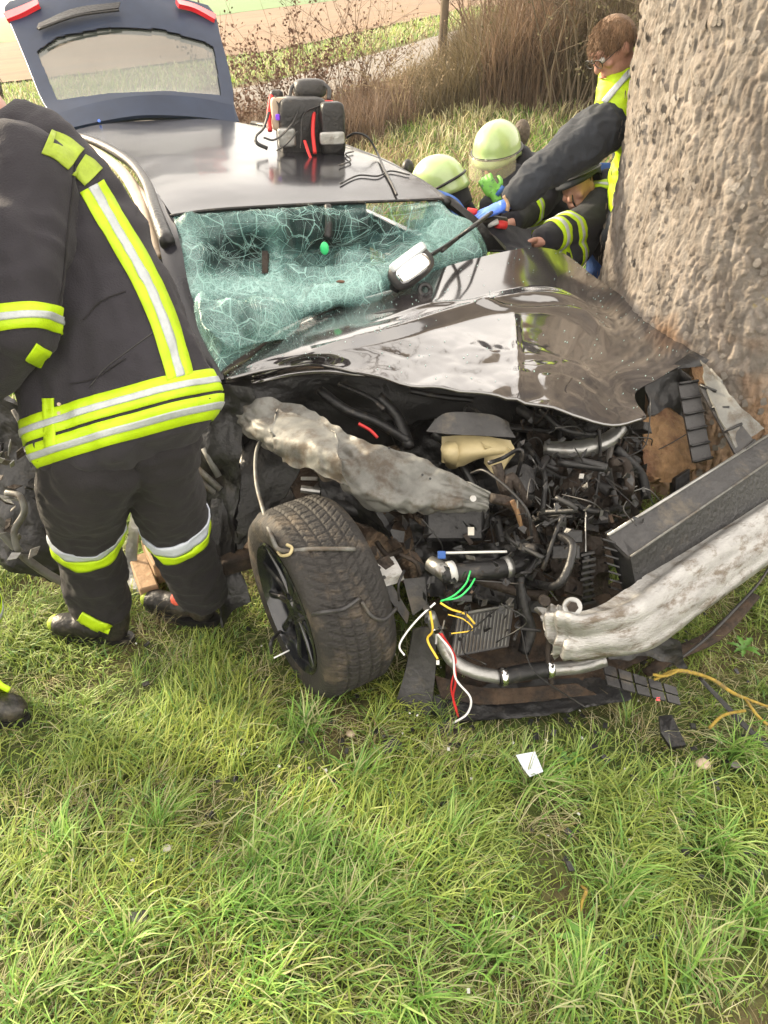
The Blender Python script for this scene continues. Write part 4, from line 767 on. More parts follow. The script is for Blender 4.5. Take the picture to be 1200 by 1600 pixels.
for k in range(7): t = k / 6; MB().box(onz(950 + 12 * t, 845 + 75 * t, .585 - .16 * t), RT * .02 - UP * .006, UP * .003, FW * .016).build('tank_rib', 'plastic', car)
# bumper beam
patch('bumper_beam', [H_((838, 948, .47), (872, 936, .50), (905, 948, .49), (960, 928, .50), (1030, 878, .50), (1110, 820, .50), (1210, 758, .50)),
                      H_((846, 968, .45), (880, 962, .50), (920, 966, .50), (985, 948, .49), (1055, 898, .49), (1130, 842, .49), (1215, 785, .49)),
                      H_((856, 990, .42), (888, 992, .44), (935, 992, .445), (1000, 972, .45), (1075, 920, .45), (1145, 868, .45), (1222, 812, .45)),
                      H_((862, 1008, .38), (890, 1016, .40), (940, 1014, .40), (1010, 998, .40), (1085, 948, .40), (1150, 898, .40), (1225, 845, .40)),
                      H_((870, 1022, .34), (895, 1024, .35), (945, 1020, .35), (1015, 1006, .35), (1085, 957, .35), (1152, 908, .35), (1228, 858, .35))], 'alu', car, 160, 44, .02,
      fn=lambda G, n: G + n * (BEAMP(np.linspace(0, 1, 44)[:, None]) + .010 * TRI(np.linspace(0, 1, 160)[None] * 11 + np.linspace(0, 1, 44)[:, None] * 1.8 + .2 * vnoise(G, 6, 3)) * np.exp(-(np.linspace(0, 1, 160)[None] / .16) ** 2) + .0025 * TRI(np.linspace(0, 1, 160)[None] * 3.3 - np.linspace(0, 1, 44)[:, None] * 1.8) + .001 * fbm(G, 14, 89, 3))[..., None], rag=.004)
MB().disc(onz(894, 948, .52), -FW, .016, .02, 6).build('bolt', 'iron', car); MB().disc(onz(894, 948, .515), -FW, .028, .01, 20).build('washer', 'steel', car)
MB().disc(onz(850, 938, .50), -FW, .016, .03, 12).build('bolt', 'iron', car)
# right headlamp support, ribbed plastic by the trunk
def ribbed(nm, corners, nr, m='plastic2'):
    a, b, c, d = [onz(*q) for q in corners]; auto(MB().plate([a, b, c, d], .012).build(nm, m, car))
    for k in range(nr + 1): t = k / nr; p = a + (d - a) * t; q = b + (c - b) * t; MB().tube([p - FW * .008, q - FW * .008], .006, 5).build('rib', 'plastic', car, True)
ribbed('lamp_support', [(1060, 600, .76), (1090, 595, .77), (1112, 715, .56), (1083, 722, .55)], 5)
ribbed('lamp_support', [(1092, 602, .77), (1118, 612, .76), (1178, 688, .64), (1150, 712, .60)], 3)
patch('wing_remnant', [H_((1095, 560, .84), (1120, 590, .8)), H_((1110, 620, .75), (1160, 640, .72)), H_((1150, 700, .62), (1195, 668, .66))], 'primer', car, 14, 18, .008, crum=.012, cs=12, rag=.008)
patch('dark_lamp_shell', [H_((1012, 590, .76), (1050, 572, .80), (1082, 590, .78)), H_((1015, 650, .62), (1045, 640, .64), (1070, 655, .6))], 'plastic', car, 18, 14, .01, crum=.03, cs=14, rag=.01)
auto(MB().box(onz(1062, 760, .42), RT * .03 + UP * .02, UP * .05, FW * .03).build('latch_housing', 'plastic', car))
# undertray and lower grille on the ground
patch('undertray', [H_((675, 1088, .05), (760, 1072, .07), (860, 1062, .07), (975, 1060, .06)), H_((678, 1112, .03), (770, 1104, .04), (870, 1096, .04), (985, 1080, .04)), H_((690, 1130, .02), (780, 1124, .03), (880, 1112, .03), (990, 1092, .03))], 'plastic', car, 60, 14, .008, crum=.02, cs=6, rag=.012)
patch('undertray', [H_((930, 990, .25), (1010, 985, .25), (1060, 1000, .2)), H_((950, 1030, .18), (1015, 1028, .16), (1075, 1045, .1))], 'plastic', car, 24, 12, .008, crum=.03, cs=9, rag=.012)
patch('battered_crossmember', [H_((680, 1055, .12), (770, 1075, .1), (900, 1068, .1)), H_((690, 1090, .08), (780, 1100, .07), (930, 1085, .07))], 'mud', car, 40, 12, .01, crum=.03, cs=10)
gg = [[onz(940 + (118 * u) + 8 * v, 1035 + 38 * u + (36 - 6 * u) * v, .14 - .04 * u - .03 * v) for u in np.linspace(0, 1, 6)] for v in np.linspace(0, 1, 3)]
for r_ in range(2):
    for c_ in range(5):
        a, b, c, d = gg[r_][c_], gg[r_][c_ + 1], gg[r_ + 1][c_ + 1], gg[r_ + 1][c_]; m_ = (a + b + c + d) / 4; auto(MB().plate([m_ + (q - m_) * .84 for q in (a, b, c, d)], .01).build('grille_cell', 'plastic2', car))
MB().box(onz(1028, 1092, .08), RT * .006, UP * .006, FW * .003).build('reflector', 'redlamp', car)
# hoses, cables and shredded fittings packed in the bay
def inbay():
    while True:
        p = cp(random.uniform(.75, 1.72), random.uniform(-.5, .85), random.uniform(.3, .74)); v = p - CAM; d = v @ FW; px = 600 + FPX * v[0] / d; py = 800 - FPX * (v @ UP) / d
        if 600 < px < 1010 and not (px < 800 and p[2] > .56) and not (px < 660 and py > 780) and 600 + max(0, 760 - px) * .02 < py < 1000 and p[2] < .80 - .0 and not (px > 900 and py > 820): return p
def inb(p):
    c_ = cp(1.25, .2, .5); 
    for _ in range(8):
        v = p - CAM; d = v @ FW; px = 600 + FPX * v[0] / d; py = 800 - FPX * (v @ UP) / d
        if 560 < px < 1000 and 610 < py < 1010 and .2 < p[2] < .74 and not (px > 900 and py > 830) and not (px < 700 and 800 < py): break
        p = p + (c_ - p) * .25
    return p
for k in range(46):
    p = inb(inbay()); q = p + rng.normal(0, .10, 3); r_ = q + rng.normal(0, .09, 3); q2 = r_ + rng.normal(0, .06, 3)
    for z_ in (q, r_, q2): z_[:] = inb(z_)
    MB().tube([p, q, r_, q2], random.choice([.005, .007, .009, .013, .018]), 8, 6).build('hose', random.choice(['rubber', 'plastic', 'rubber', 'plastic2', 'iron', 'wblk']), car, True)
for k in range(18):
    p = inbay(); a = nrm(rng.normal(0, 1, 3)); b = nrm(np.cross(a, rng.normal(0, 1, 3))); c = np.cross(a, b); mb = MB().box(p, a * random.uniform(.015, .05), b * random.uniform(.01, .03), c * random.uniform(.003, .018)); mb.V[0] = mb.V[0] + .014 * np.stack([vnoise(mb.V[0], 30, k + s_) for s_ in (1, 2, 3)], -1); auto(mb.build('engine_fitting', random.choice(['plastic', 'iron', 'plastic2', 'rubber', 'iron', 'plastic']), car))
for k in range(13):
    p = inbay(); a = nrm(rng.normal(0, 1, 3)); L_ = random.uniform(.015, .04); r0 = random.uniform(.012, .035); V = MB(); V.tube([p - a * L_, p + a * L_], r0, 14); V.tube([p + a * L_, p + a * (L_ + .01)], r0 * .6, 12); auto(V.build('canister', random.choice(['plastic', 'iron', 'plastic2', 'iron']), car))
mb = MB()
for k in range(800):
    p = inbay(); a = nrm(rng.normal(0, 1, 3)); b = nrm(np.cross(a, rng.normal(0, 1, 3))); c = np.cross(a, b); mb.plate([p + a * random.uniform(.006, .028), p + b * random.uniform(.004, .02) + c * .004, p - a * random.uniform(.005, .02), p - b * random.uniform(.003, .012) - c * .004], .0015, c)
mb.build('shredded_bits', 'plastic', car, kind='stuff')
for m_, n0 in (('steel', 22), ('primer', 14), ('iron', 50), ('mud', 60)):
    mb = MB()
    for k in range(n0): p = inbay(); a = nrm(rng.normal(0, 1, 3)); b = nrm(np.cross(a, rng.normal(0, 1, 3))); c = np.cross(a, b); mb.box(p, a * random.uniform(.003, .022), b * random.uniform(.002, .008), c * .001)
    mb.build('metal_bits', m_, car, kind='stuff')
for k in range(95):
    p = inbay(); q = p + rng.normal(0, .07, 3); r_ = q + rng.normal(0, .07, 3); MB().tube([p, q, r_], .0022, 5, 6).build('thin_cable', random.choice(['wblk', 'wblk', 'wblk', 'wblk', 'plastic', 'plastic2', 'plastic2', 'iron', 'rubber', 'steel']), car, True)
MB().tube(P3((560, 662, .76), (578, 672, .74), (590, 684, .72)), .006, 8).build('red_connector', 'wred', car, True)
# big black ducts left under the bonnet
for pts, r0 in ((((500, 610, .80), (540, 640, .76), (590, 660, .72), (640, 690, .68)), .018), (((590, 620, .80), (620, 650, .74), (640, 700, .66)), .022), (((640, 610, .80), (690, 620, .78), (740, 625, .77)), .012), (((530, 600, .82), (580, 622, .8), (600, 640, .78)), .010), (((845, 640, .76), (880, 670, .72), (930, 680, .70)), .012), (((820, 690, .66), (850, 740, .60), (848, 800, .5)), .010), (((500, 760, .58), (530, 790, .55), (570, 800, .53), (600, 820, .5)), .03), (((960, 700, .6), (1000, 740, .5), (1010, 780, .42)), .02), (((880, 780, .5), (930, 800, .48), (980, 790, .45)), .014)):
    MB().tube(P3(*pts), r0, 12).build('duct', 'rubber', car, True)
patch('strut_tower', [H_((500, 745, .64), (530, 740, .64), (565, 780, .62)), H_((505, 780, .58), (535, 785, .57), (600, 820, .54)), H_((530, 800, .52), (560, 815, .5), (610, 840, .48))], 'plastic', car, 24, 18, .02, crum=.025, cs=12)
auto(MB().box(onz(484, 748, .62), RT * .028, UP * .006, FW * .02).build('spring_seat', 'primer', car)); auto(MB().tube(P3((470, 764, .6), (500, 768, .59)), .013, 10).build('damper_bush', 'steel', car))
for k in range(26):
    p = onz(random.uniform(555, 660), random.uniform(790, 900), random.uniform(.42, .56)); a = nrm(rng.normal(0, 1, 3)); b = nrm(np.cross(a, rng.normal(0, 1, 3))); c = np.cross(a, b)
    if k % 3: MB().plate([p + a * random.uniform(.02, .05), p + b * random.uniform(.01, .03) + c * .01, p - a * random.uniform(.015, .045), p - b * random.uniform(.01, .025) - c * .01], .003).build('torn_piece', random.choice(['plastic', 'iron', 'plastic2', 'plastic', 'mud']), car)
    else: MB().tube([p, p + a * .05 + c * .02, p + a * .09 - c * .02 + b * .02], random.uniform(.004, .011), 7, 6).build('torn_hose', random.choice(['rubber', 'iron', 'plastic2']), car, True)
# brake hoses and wires draped over the tyre
def TYR(px, py, off=.008): return None
TB = bvh_of(P_.reshape(-1, 3)[:0] if False else P_[::6, :].reshape(-1, 3), [(i * npf + j, i * npf + j + 1, ((i + 1) % 150) * npf + j + 1, ((i + 1) % 150) * npf + j) for i in range(150) for j in range(npf - 1)])
def on_tyre(px, py, z, off=.008):
    h = TB.ray_cast(Vector(CAM), Vector(nrm(ray(px, py)))); return np.array(h[0]) - nrm(ray(px, py)) * off if h[0] is not None else onz(px, py, z)
MB().tube([onz(422, 672, .70), onz(402, 700, .68), onz(400, 750, .64), onz(412, 800, .6), on_tyre(425, 840, .5, .015), on_tyre(440, 860, .5), on_tyre(490, 858, .5), on_tyre(555, 858, .45, .012)], .007, 8).build('brake_hose', 'primer', car, True)
MB().tube([on_tyre(x, y, .5, .012) for x, y in ((434, 862), (440, 868), (452, 866), (456, 856), (448, 851))], .005, 8).build('hose_loop', 'cream', car, True)
MB().tube([onz(424, 1020, .18), onz(425, 1000, .24), on_tyre(450, 978, .3, .02), on_tyre(490, 960, .3), on_tyre(535, 952, .3), on_tyre(562, 935, .3)], .006, 8).build('sensor_cable', 'plastic2', car, True)
MB().tube([on_tyre(565, 940, .3), on_tyre(580, 962, .3), on_tyre(600, 968, .3), onz(620, 950, .42)], .006, 8).build('sensor_cable', 'plastic2', car, True)
MB().tube([onz(428, 1028, .17), onz(440, 1022, .18), onz(452, 1016, .18)], .003, 5).build('frayed_wire', 'wwhite', car, True)
for m_, pts, r0 in (('wgreen', ((688, 940, .44), (710, 930, .46), (728, 912, .48), (735, 892, .5)), .0028), ('wgreen', ((690, 938, .44), (715, 934, .46), (732, 920, .48), (742, 904, .49)), .0028),
                    ('wwhite', ((680, 942, .44), (655, 965, .4), (634, 990, .35), (624, 1010, .32), (632, 1024, .3)), .0032), ('wyel', ((688, 942, .44), (705, 952, .42), (728, 960, .4), (742, 975, .38)), .0035),
                    ('wyel', ((672, 955, .42), (676, 985, .36), (668, 1000, .32), (684, 1030, .28)), .0038), ('wred', ((682, 985, .36), (704, 1015, .28), (712, 1060, .18), (708, 1090, .1), (716, 1120, .03)), .0038), ('wred', ((690, 990, .36), (712, 1030, .24), (705, 1075, .14), (714, 1110, .05)), .003),
                    ('wwhite', ((678, 984, .37), (706, 1020, .28), (712, 1060, .19), (735, 1090, .12), (730, 1115, .06), (708, 1130, .03)), .0036), ('wyel', ((700, 960, .41), (725, 968, .4), (738, 984, .38), (705, 990, .37)), .002)):
    MB().tube(P3(*pts), r0, 6, 8).build('loose_wire', m_, car, True)
MB().box(onz(702, 1148, .03), RT * .007, UP * .011, FW * .003).build('wire_plug', 'white', car); MB().box(onz(684, 1035, .27), RT * .005, UP * .007, FW * .003).build('wire_plug', 'white', car)
MB().box(onz(722, 935, .44), RT * .03, UP * .01, FW * .01).build('wire_clip', 'plastic', car)
patch('torn_wood', [[(1010, 655, 2.92), (1045, 640, 2.95), (1085, 650, 2.97)], [(1004, 700, 2.88), (1045, 690, 2.88), (1088, 700, 2.92)], [(1008, 745, 2.84), (1040, 752, 2.86), (1078, 735, 2.88)]], 'rawwood', tree, 40, 50, .02, crum=.02, cs=9, fold=.012, fs=14, rag=.02)
patch('torn_wood', [[(1078, 568, 3.03), (1110, 562, 3.05)], [(1085, 600, 3.0), (1112, 598, 3.02)]], 'rawwood', tree, 14, 14, .02, crum=.01, cs=14, rag=.01)
for rows_, m_ in (([H_((600, 660, .62), (700, 650, .62), (820, 660, .62)), H_((640, 730, .52), (720, 720, .55), (830, 730, .5)), H_((680, 790, .45), (740, 800, .42), (840, 790, .4))], 'plastic'),
                  ([H_((820, 655, .64), (900, 690, .58), (1000, 680, .55)), H_((830, 730, .5), (900, 745, .5), (1000, 740, .42)), H_((840, 800, .42), (900, 810, .40), (960, 800, .38))], 'iron'),
                  ([H_((640, 810, .44), (720, 850, .42), (830, 840, .42)), H_((650, 870, .36), (730, 890, .34), (840, 890, .34)), H_((660, 930, .26), (740, 940, .24), (850, 960, .24))], 'plastic'),
                  ([H_((850, 820, .46), (890, 830, .46), (940, 840, .46)), H_((860, 880, .36), (900, 890, .36), (950, 890, .36)), H_((870, 930, .3), (905, 935, .3), (955, 925, .3))], 'iron')):
    patch('crushed_casing', rows_, m_, car, 46, 36, .012, crum=.045, cs=11, fold=.03, fs=9, seed=int(rows_[0][0][0]))
# the torn open front door and sill wreckage left of the wheel
patch('torn_door', [[(-60, 600, 2.75), (0, 622, 2.75), (45, 640, 2.78)], [(-60, 720, 2.85), (5, 730, 2.85), (62, 760, 2.88)], [(-50, 830, 2.9), (15, 850, 2.9), (105, 880, 2.9)], [(-30, 868, 2.93), (30, 890, 2.93), (110, 912, 2.95)]], 'plastic', car, 40, 40, .03, crum=.06, cs=7, rag=.02)
MB().tube(ptsD((-20, 812, 2.7), (10, 840, 2.72), (40, 872, 2.76), (80, 900, 2.82), (120, 920, 2.88)), .016, 8).build('door_seal', 'primer', car, True)
for a_, b_, m_ in (((20, 640), (48, 690), 'primer'), ((34, 636), (72, 694), 'steel'), ((48, 640), (85, 700), 'steel')): MB().tube([at(a_[0], a_[1], 2.65), at(b_[0], b_[1], 2.7)], .008, 6).build('window_frame', m_, car, True)
for k in range(26):
    c = at(random.uniform(-10, 55), random.uniform(690, 880), random.uniform(2.65, 2.78)); a = nrm(rng.normal(0, 1, 3)); b = nrm(np.cross(a, rng.normal(0, 1, 3)))
    MB().plate([c - a * .03, c + b * .012, c + a * random.uniform(.02, .05), c - b * .018], .003).build('torn_metal_shard', random.choice(['primer', 'alu', 'steel', 'plastic', 'plastic', 'iron']), car)
MB().tube(ptsD((10, 770, 2.7), (30, 775, 2.68), (38, 800, 2.68), (22, 830, 2.7), (28, 862, 2.72)), .012, 8).build('hinge_loop', 'primer', car, True)
patch('sill_panel', [[(290, 700, 2.78), (345, 690, 2.72)], [(285, 745, 2.8), (348, 745, 2.74)], [(300, 780, 2.82), (340, 800, 2.8)]], 'iron', car, 14, 14, .02, crum=.03, cs=9)
for q in (((292, 735), (335, 770)), ((300, 725), (345, 765)), ((318, 700), (342, 745))): MB().tube([at(*q[0], 2.66), at(*q[1], 2.68)], .012, 6).build('sill_strut', 'primer', car, True)
patch('front_wing_remains', [[(335, 610, 2.6), (352, 605, 2.58), (400, 612, 2.6)], [(310, 700, 2.68), (345, 690, 2.66), (380, 680, 2.66)], [(300, 800, 2.75), (345, 800, 2.72), (370, 790, 2.7)], [(320, 900, 2.8), (350, 905, 2.78), (365, 890, 2.76)]], 'plastic', car, 24, 34, .02, crum=.05, cs=8, rag=.015)
# tailgate, open
gout = [(84, 207, 4.5), (70, 170, 4.62), (60, 148, 4.7), (38, 95, 4.85), (18, 42, 5.0)]
gl = [(86, 206, 4.52), (78, 178, 4.62), (62, 150, 4.72), (40, 95, 4.87), (18, 42, 5.0), (6, 16, 5.07), (14, 2, 5.12)]
gr = [(374, 190, 4.93), (366, 165, 5.0), (364, 140, 5.08), (356, 100, 5.2), (344, 55, 5.33), (337, 25, 5.42), (325, 8, 5.46)]
gm = [(225, 176, 4.66), (222, 150, 4.76), (215, 130, 4.84), (205, 85, 4.98), (195, 20, 5.14), (186, -12, 5.22), (180, -24, 5.26)]
q1 = [(152, 186, 4.58), (148, 162, 4.68), (138, 140, 4.76), (125, 88, 4.9), (108, 26, 5.04), (96, -3, 5.12), (92, -16, 5.17)]
q3 = [(300, 180, 4.78), (296, 152, 4.87), (292, 132, 4.95), (284, 92, 5.08), (272, 30, 5.23), (266, 4, 5.32), (258, -10, 5.36)]
rows = [list(t) for t in zip(gl, q1, gm, q3, gr)]
NG = 170; Gt = grid_surface(rows, NG, NG); nT = gnormals(Gt)
def inwin(i, j):
    P = Gt[i, j] - CAM; d = P @ FW; px = 600 + FPX * P[0] / d; py = 800 - FPX * (P @ UP) / d
    top = np.interp(px, [55, 90, 170, 250, 320, 350], [82, 58, 43, 46, 66, 84]); bot = np.interp(px, [55, 88, 170, 260, 335, 350], [80, 157, 146, 142, 148, 150]); 
    return 56 < px < 347 and top < py < bot and px > 56 + (py - 80) * .42 and px < 333 + (py - 70) * .15
V, F = shell(Gt, .05, nT); ni, nj = 60, 60; keep = []; win = []
for i in range(NG - 1):
    for j in range(NG - 1):
        (win if inwin(i, j) else keep).append((i * NG + j, i * NG + j + 1, (i + 1) * NG + j + 1, (i + 1) * NG + j)); 
o_ = NG * NG; F2 = keep + [(a + o_, d + o_, c + o_, b + o_) for a, b, c, d in keep] + [f for f in F if (min(f) < o_ <= max(f))]
gate = mesh('tailgate', V, F2, 'gate', car)
ws = set(win); V3 = (Gt - nT * .012).reshape(-1, 3); used = sorted({i for f in win for i in f}); mp_ = {a: b for b, a in enumerate(used)}; Vw = V3[used]; nn = nT.reshape(-1, 3)[used]; k0 = len(used)
M['gateglass'] = bpy.data.materials.new('rear glass'); M['gateglass'].use_nodes = True; _b = M['gateglass'].node_tree.nodes['Principled BSDF']; _b.inputs['Base Color'].default_value = (.05, .06, .05, 1); _b.inputs['Alpha'].default_value = .55; _b.inputs['Roughness'].default_value = .06; _b.inputs['Coat Weight'].default_value = 1
mesh('rear_window', np.concatenate([Vw, Vw - nn * .004]), [tuple(mp_[i] for i in f) for f in win] + [tuple(mp_[i] + k0 for i in f[::-1]) for f in win], 'gateglass', gate)
patch('spoiler', [[(92, 204, 4.48), (160, 189, 4.54), (225, 180, 4.62), (300, 182, 4.75), (368, 190, 4.9)], [(88, 178, 4.56), (150, 160, 4.62), (222, 149, 4.7), (296, 151, 4.82), (364, 164, 4.95)]], 'gate', gate, 40, 10, .02)
patch('plate_recess', [[(57, 44, 4.93), (120, 22, 4.98), (185, 12, 5.08)], [(60, 36, 4.96), (118, 12, 5.01), (188, 3, 5.1)]], 'plastic', gate, 20, 6, .01)
patch('tail_light', [[(4, 20, 5.03), (30, 10, 5.04), (58, -2, 5.06)], [(10, 30, 5.0), (34, 20, 5.01), (60, 6, 5.03)]], 'redlamp', gate, 12, 6, .03)
patch('tail_light', [[(275, -2, 5.28), (305, 6, 5.34), (338, 22, 5.38)], [(280, 6, 5.25), (305, 13, 5.31), (336, 30, 5.35)]], 'redlamp', gate, 12, 6, .03)
MB().disc(at(155, 189, 4.5), -FW, .009, .01, 12).build('washer_jet', 'blue', gate)
MB().tube(ptsD((60, 46, 4.9), (120, 25, 4.96), (186, 16, 5.05)), .008, 6).build('grip_edge', 'plastic', gate, True)
MB().tube(ptsD((84, 212, 4.5), (60, 230, 4.4)), .012, 8).build('gas_strut', 'rubber', gate, True)

# ------------------------------------------------------------------ people
VIEW = FW
def limb(mb, pts, ratio=1., n=20, k=None):
    Pp = np.array([at(p[0], p[1], p[2]) for p in pts]); R = np.array([p[3] * p[2] / FPX for p in pts]); k = k or 6 * len(pts)
    q = crm(Pp, k); rr = crm(R[:, None], k)[:, 0]; T = np.gradient(q, axis=0); T /= np.linalg.norm(T, axis=1)[:, None]
    q = np.concatenate([[q[0] - T[0] * rr[0] * .35, q[0] - T[0] * rr[0] * .25], q, [q[-1] + T[-1] * rr[-1] * .25, q[-1] + T[-1] * rr[-1] * .35]]); rr = np.concatenate([[rr[0] * .35, rr[0] * .8], rr, [rr[-1] * .8, rr[-1] * .35]]); T = np.concatenate([[T[0]] * 2, T, [T[-1]] * 2]); V = []; k = len(q)
    for i in range(k):
        w = np.cross(T[i], VIEW); w = nrm(w) if np.linalg.norm(w) > .15 else RT; d = np.cross(w, T[i]); th = np.arange(n) * 2 * math.pi / n
        V.append(q[i] + rr[i] * (np.cos(th)[:, None] * w + ratio * np.sin(th)[:, None] * d))
    F = [(i * n + j, i * n + (j + 1) % n, (i + 1) * n + (j + 1) % n, (i + 1) * n + j) for i in range(k - 1) for j in range(n)] + [tuple(range(n))[::-1], tuple((k - 1) * n + j for j in range(n))]
    return mb.add(np.concatenate(V), F)
def remesh(mb, vox, sm=4):
    me = bpy.data.meshes.new('tmp'); me.from_pydata(np.concatenate(mb.V).tolist(), [], mb.F); me.update(); o = bpy.data.objects.new('tmp', me); COL.objects.link(o)
    m = o.modifiers.new('r', 'REMESH'); m.mode = 'VOXEL'; m.voxel_size = vox
    if sm: s = o.modifiers.new('s', 'SMOOTH'); s.iterations = sm; s.factor = .5
    dg = bpy.context.evaluated_depsgraph_get(); ev = o.evaluated_get(dg); e = ev.to_mesh(); V = np.empty(len(e.vertices) * 3); e.vertices.foreach_get('co', V); V = V.reshape(-1, 3); N = np.empty(len(e.vertices) * 3); e.vertices.foreach_get('normal', N); N = N.reshape(-1, 3)
    F = [tuple(p.vertices) for p in e.polygons]; ev.to_mesh_clear(); bpy.data.objects.remove(o); bpy.data.meshes.remove(me); return V, N, F
def wrinkle(V, N, amp, sc, seed=0, an=(1, 1, 1.6)):
    Q = V * np.array(an); Q = Q + .08 * np.stack([vnoise(V, 5, seed + s) for s in (1, 2, 3)], -1)
    return V + N * (amp * (1 - 2.2 * np.abs(fbm(Q, sc, seed, 3))) + amp * .8 * fbm(V, sc * .45, seed + 4, 2))[:, None]
def garment(name, mb, m, parent, vox=.01, amp=.006, sc=7, seed=0, an=(1, 1, 1.6)):
    V, N, F = remesh(mb, vox); V = wrinkle(V, N, amp, sc, seed, an); V = V + N * (amp * .38 * (1 - 2.4 * np.abs(fbm(V * np.array(an), sc * 2.6, seed + 30, 2))))[:, None]; o = mesh(name, V, F, m, parent, True); return o, bvh_of(V, F)
def ring(bvh, c, axis, h, off, name, m, parent, n=72, shift=0.):
    axis = nrm(axis); c = np.asarray(c) + axis * shift; a = nrm(np.cross(axis, [.3, .8, .1])); b = np.cross(axis, a); G = np.zeros((5, n, 3)); D = np.zeros((5, n, 3)); last = .1
    for i, t in enumerate(np.linspace(-h, h, 5)):
        for j in range(n):
            th = 2 * math.pi * j / n; d = math.cos(th) * a + math.sin(th) * b; h_ = bvh.ray_cast(Vector(c + axis * t), Vector(d), 1.0); r = h_[3] if h_[0] is not None else last; last = r; G[i, j] = c + axis * t + d * (r + off); D[i, j] = d
    V = np.concatenate([G.reshape(-1, 3), (G - D * (off * .8)).reshape(-1, 3)]); o_ = 5 * n; F = []
    for i in range(4):
        for j in range(n): k = (j + 1) % n; F += [(i * n + j, i * n + k, (i + 1) * n + k, (i + 1) * n + j), (i * n + j + o_, (i + 1) * n + j + o_, (i + 1) * n + k + o_, i * n + k + o_)]
    for j in range(n): k = (j + 1) % n; F += [(j, j + o_, k + o_, k), (4 * n + j, 4 * n + k, 4 * n + k + o_, 4 * n + j + o_)]
    return mesh(name, V, F, m, parent, True)
def band3(bvh, c, axis, h, parent, name='reflective_band', my='hiviz', ms='silver', off=.005):
    y = ring(bvh, c, axis, h, off, name, my, parent); ORG[y.name] = ORG[parent.name]; s = ring(bvh, c, axis, h * .28, off + .003, 'silver_stripe', ms, y); return y
def stripe(bvh, path, wpx, name, m, parent, off=.005, k=40, dep=2.):
    p = crm(np.array(path, float), k); T = np.gradient(p, axis=0); T /= np.linalg.norm(T, axis=1)[:, None]; S = np.stack([-T[:, 1], T[:, 0]], -1); G = np.zeros((5, k, 3)); Nn = np.zeros((5, k, 3)); ld = dep
    for i, t in enumerate(np.linspace(-.5, .5, 5)):
        for j in range(k):
            q = p[j] + S[j] * wpx * t; r = ray(*q); r0 = nrm(r); h = bvh.ray_cast(Vector(CAM), Vector(r0))
            if h[0] is not None: ld = h[3]; nn = np.array(h[1])
            else: nn = -r0
            G[i, j] = CAM + r0 * ld + nn * off; Nn[i, j] = nn
    V, F = shell(G, off * .8, Nn); return mesh(name, V, F, m, parent, True)
def headmb(mb, c, f, u, s=1.):
    f = nrm(f); u = nrm(u - f * (np.dot(u, f))); r = np.cross(f, u); ax = np.array([r, f, u])
    mb.ball(c, np.array([.074, .094, .088]) * s, 18, 12, ax); mb.ball(c + (f * .022 - u * .062) * s, np.array([.058, .066, .062]) * s, 16, 10, ax); mb.ball(c + (f * .062 - u * .098) * s, np.array([.024, .02, .020]) * s, 12, 8, ax)
    mb.tube([c + (f * .088 - u * .005) * s, c + (f * .104 - u * .034) * s, c + (f * .096 - u * .046) * s], np.array([.008, .012, .013]) * s, 8, 4); mb.ball(c + (f * .078 + u * .022) * s, np.array([.05, .016, .010]) * s, 12, 8, ax)
    for q in (-1, 1): mb.ball(c + (r * .074 * q - f * .006 - u * .016) * s, np.array([.009, .018, .031]) * s, 10, 8, ax); mb.ball(c + (r * .04 * q + f * .066 - u * .03) * s, np.array([.022, .018, .018]) * s, 10, 8, ax)
    mb.ball(c + (f * .084 - u * .070) * s, np.array([.024, .012, .007]) * s, 10, 8, ax)
    return r
def face_bits(parent, c, f, u, s=1., glasses=False):
    f = nrm(f); u = nrm(u - f * (np.dot(u, f))); r = np.cross(f, u); ax = np.array([r, f, u])
    for q in (-1, 1):
        e = MB().ball(c + (r * .031 * q + f * .081 - u * .003) * s, .0125 * s, 12, 8).build('eye', 'white', parent, True); ORG[e.name] = ORG[parent.name]; MB().ball(c + (r * .031 * q + f * .0905 - u * .004) * s, .0055 * s, 8, 6).build('iris', 'rubber', e, True)
    MB().tube([c + (r * -.024 + f * .094 - u * .071) * s, c + (f * .1 - u * .069) * s, c + (r * .024 + f * .094 - u * .071) * s], .0035 * s, 6).build('mouth', 'skinred', parent, True)
    if glasses:
        g = MB()
        for q in (-1, 1):
            cc = c + (r * .033 * q + f * .104 - u * .006) * s; g.tube([cc + (r * math.cos(t) * .024 + u * math.sin(t) * .018) * s for t in np.linspace(0, 6.283, 17)], .002, 5, 1); g.tube([cc + r * .024 * q * s, c + (r * .078 * q + f * .0) * s], .002, 5)
        g.tube([c + (r * -.01 + f * .106) * s, c + (r * .01 + f * .106) * s], .002, 5); g.build('glasses', 'rubber', parent, True)
M['skinred'] = mat('lips', (.42, .14, .11), .5, 0, .1)
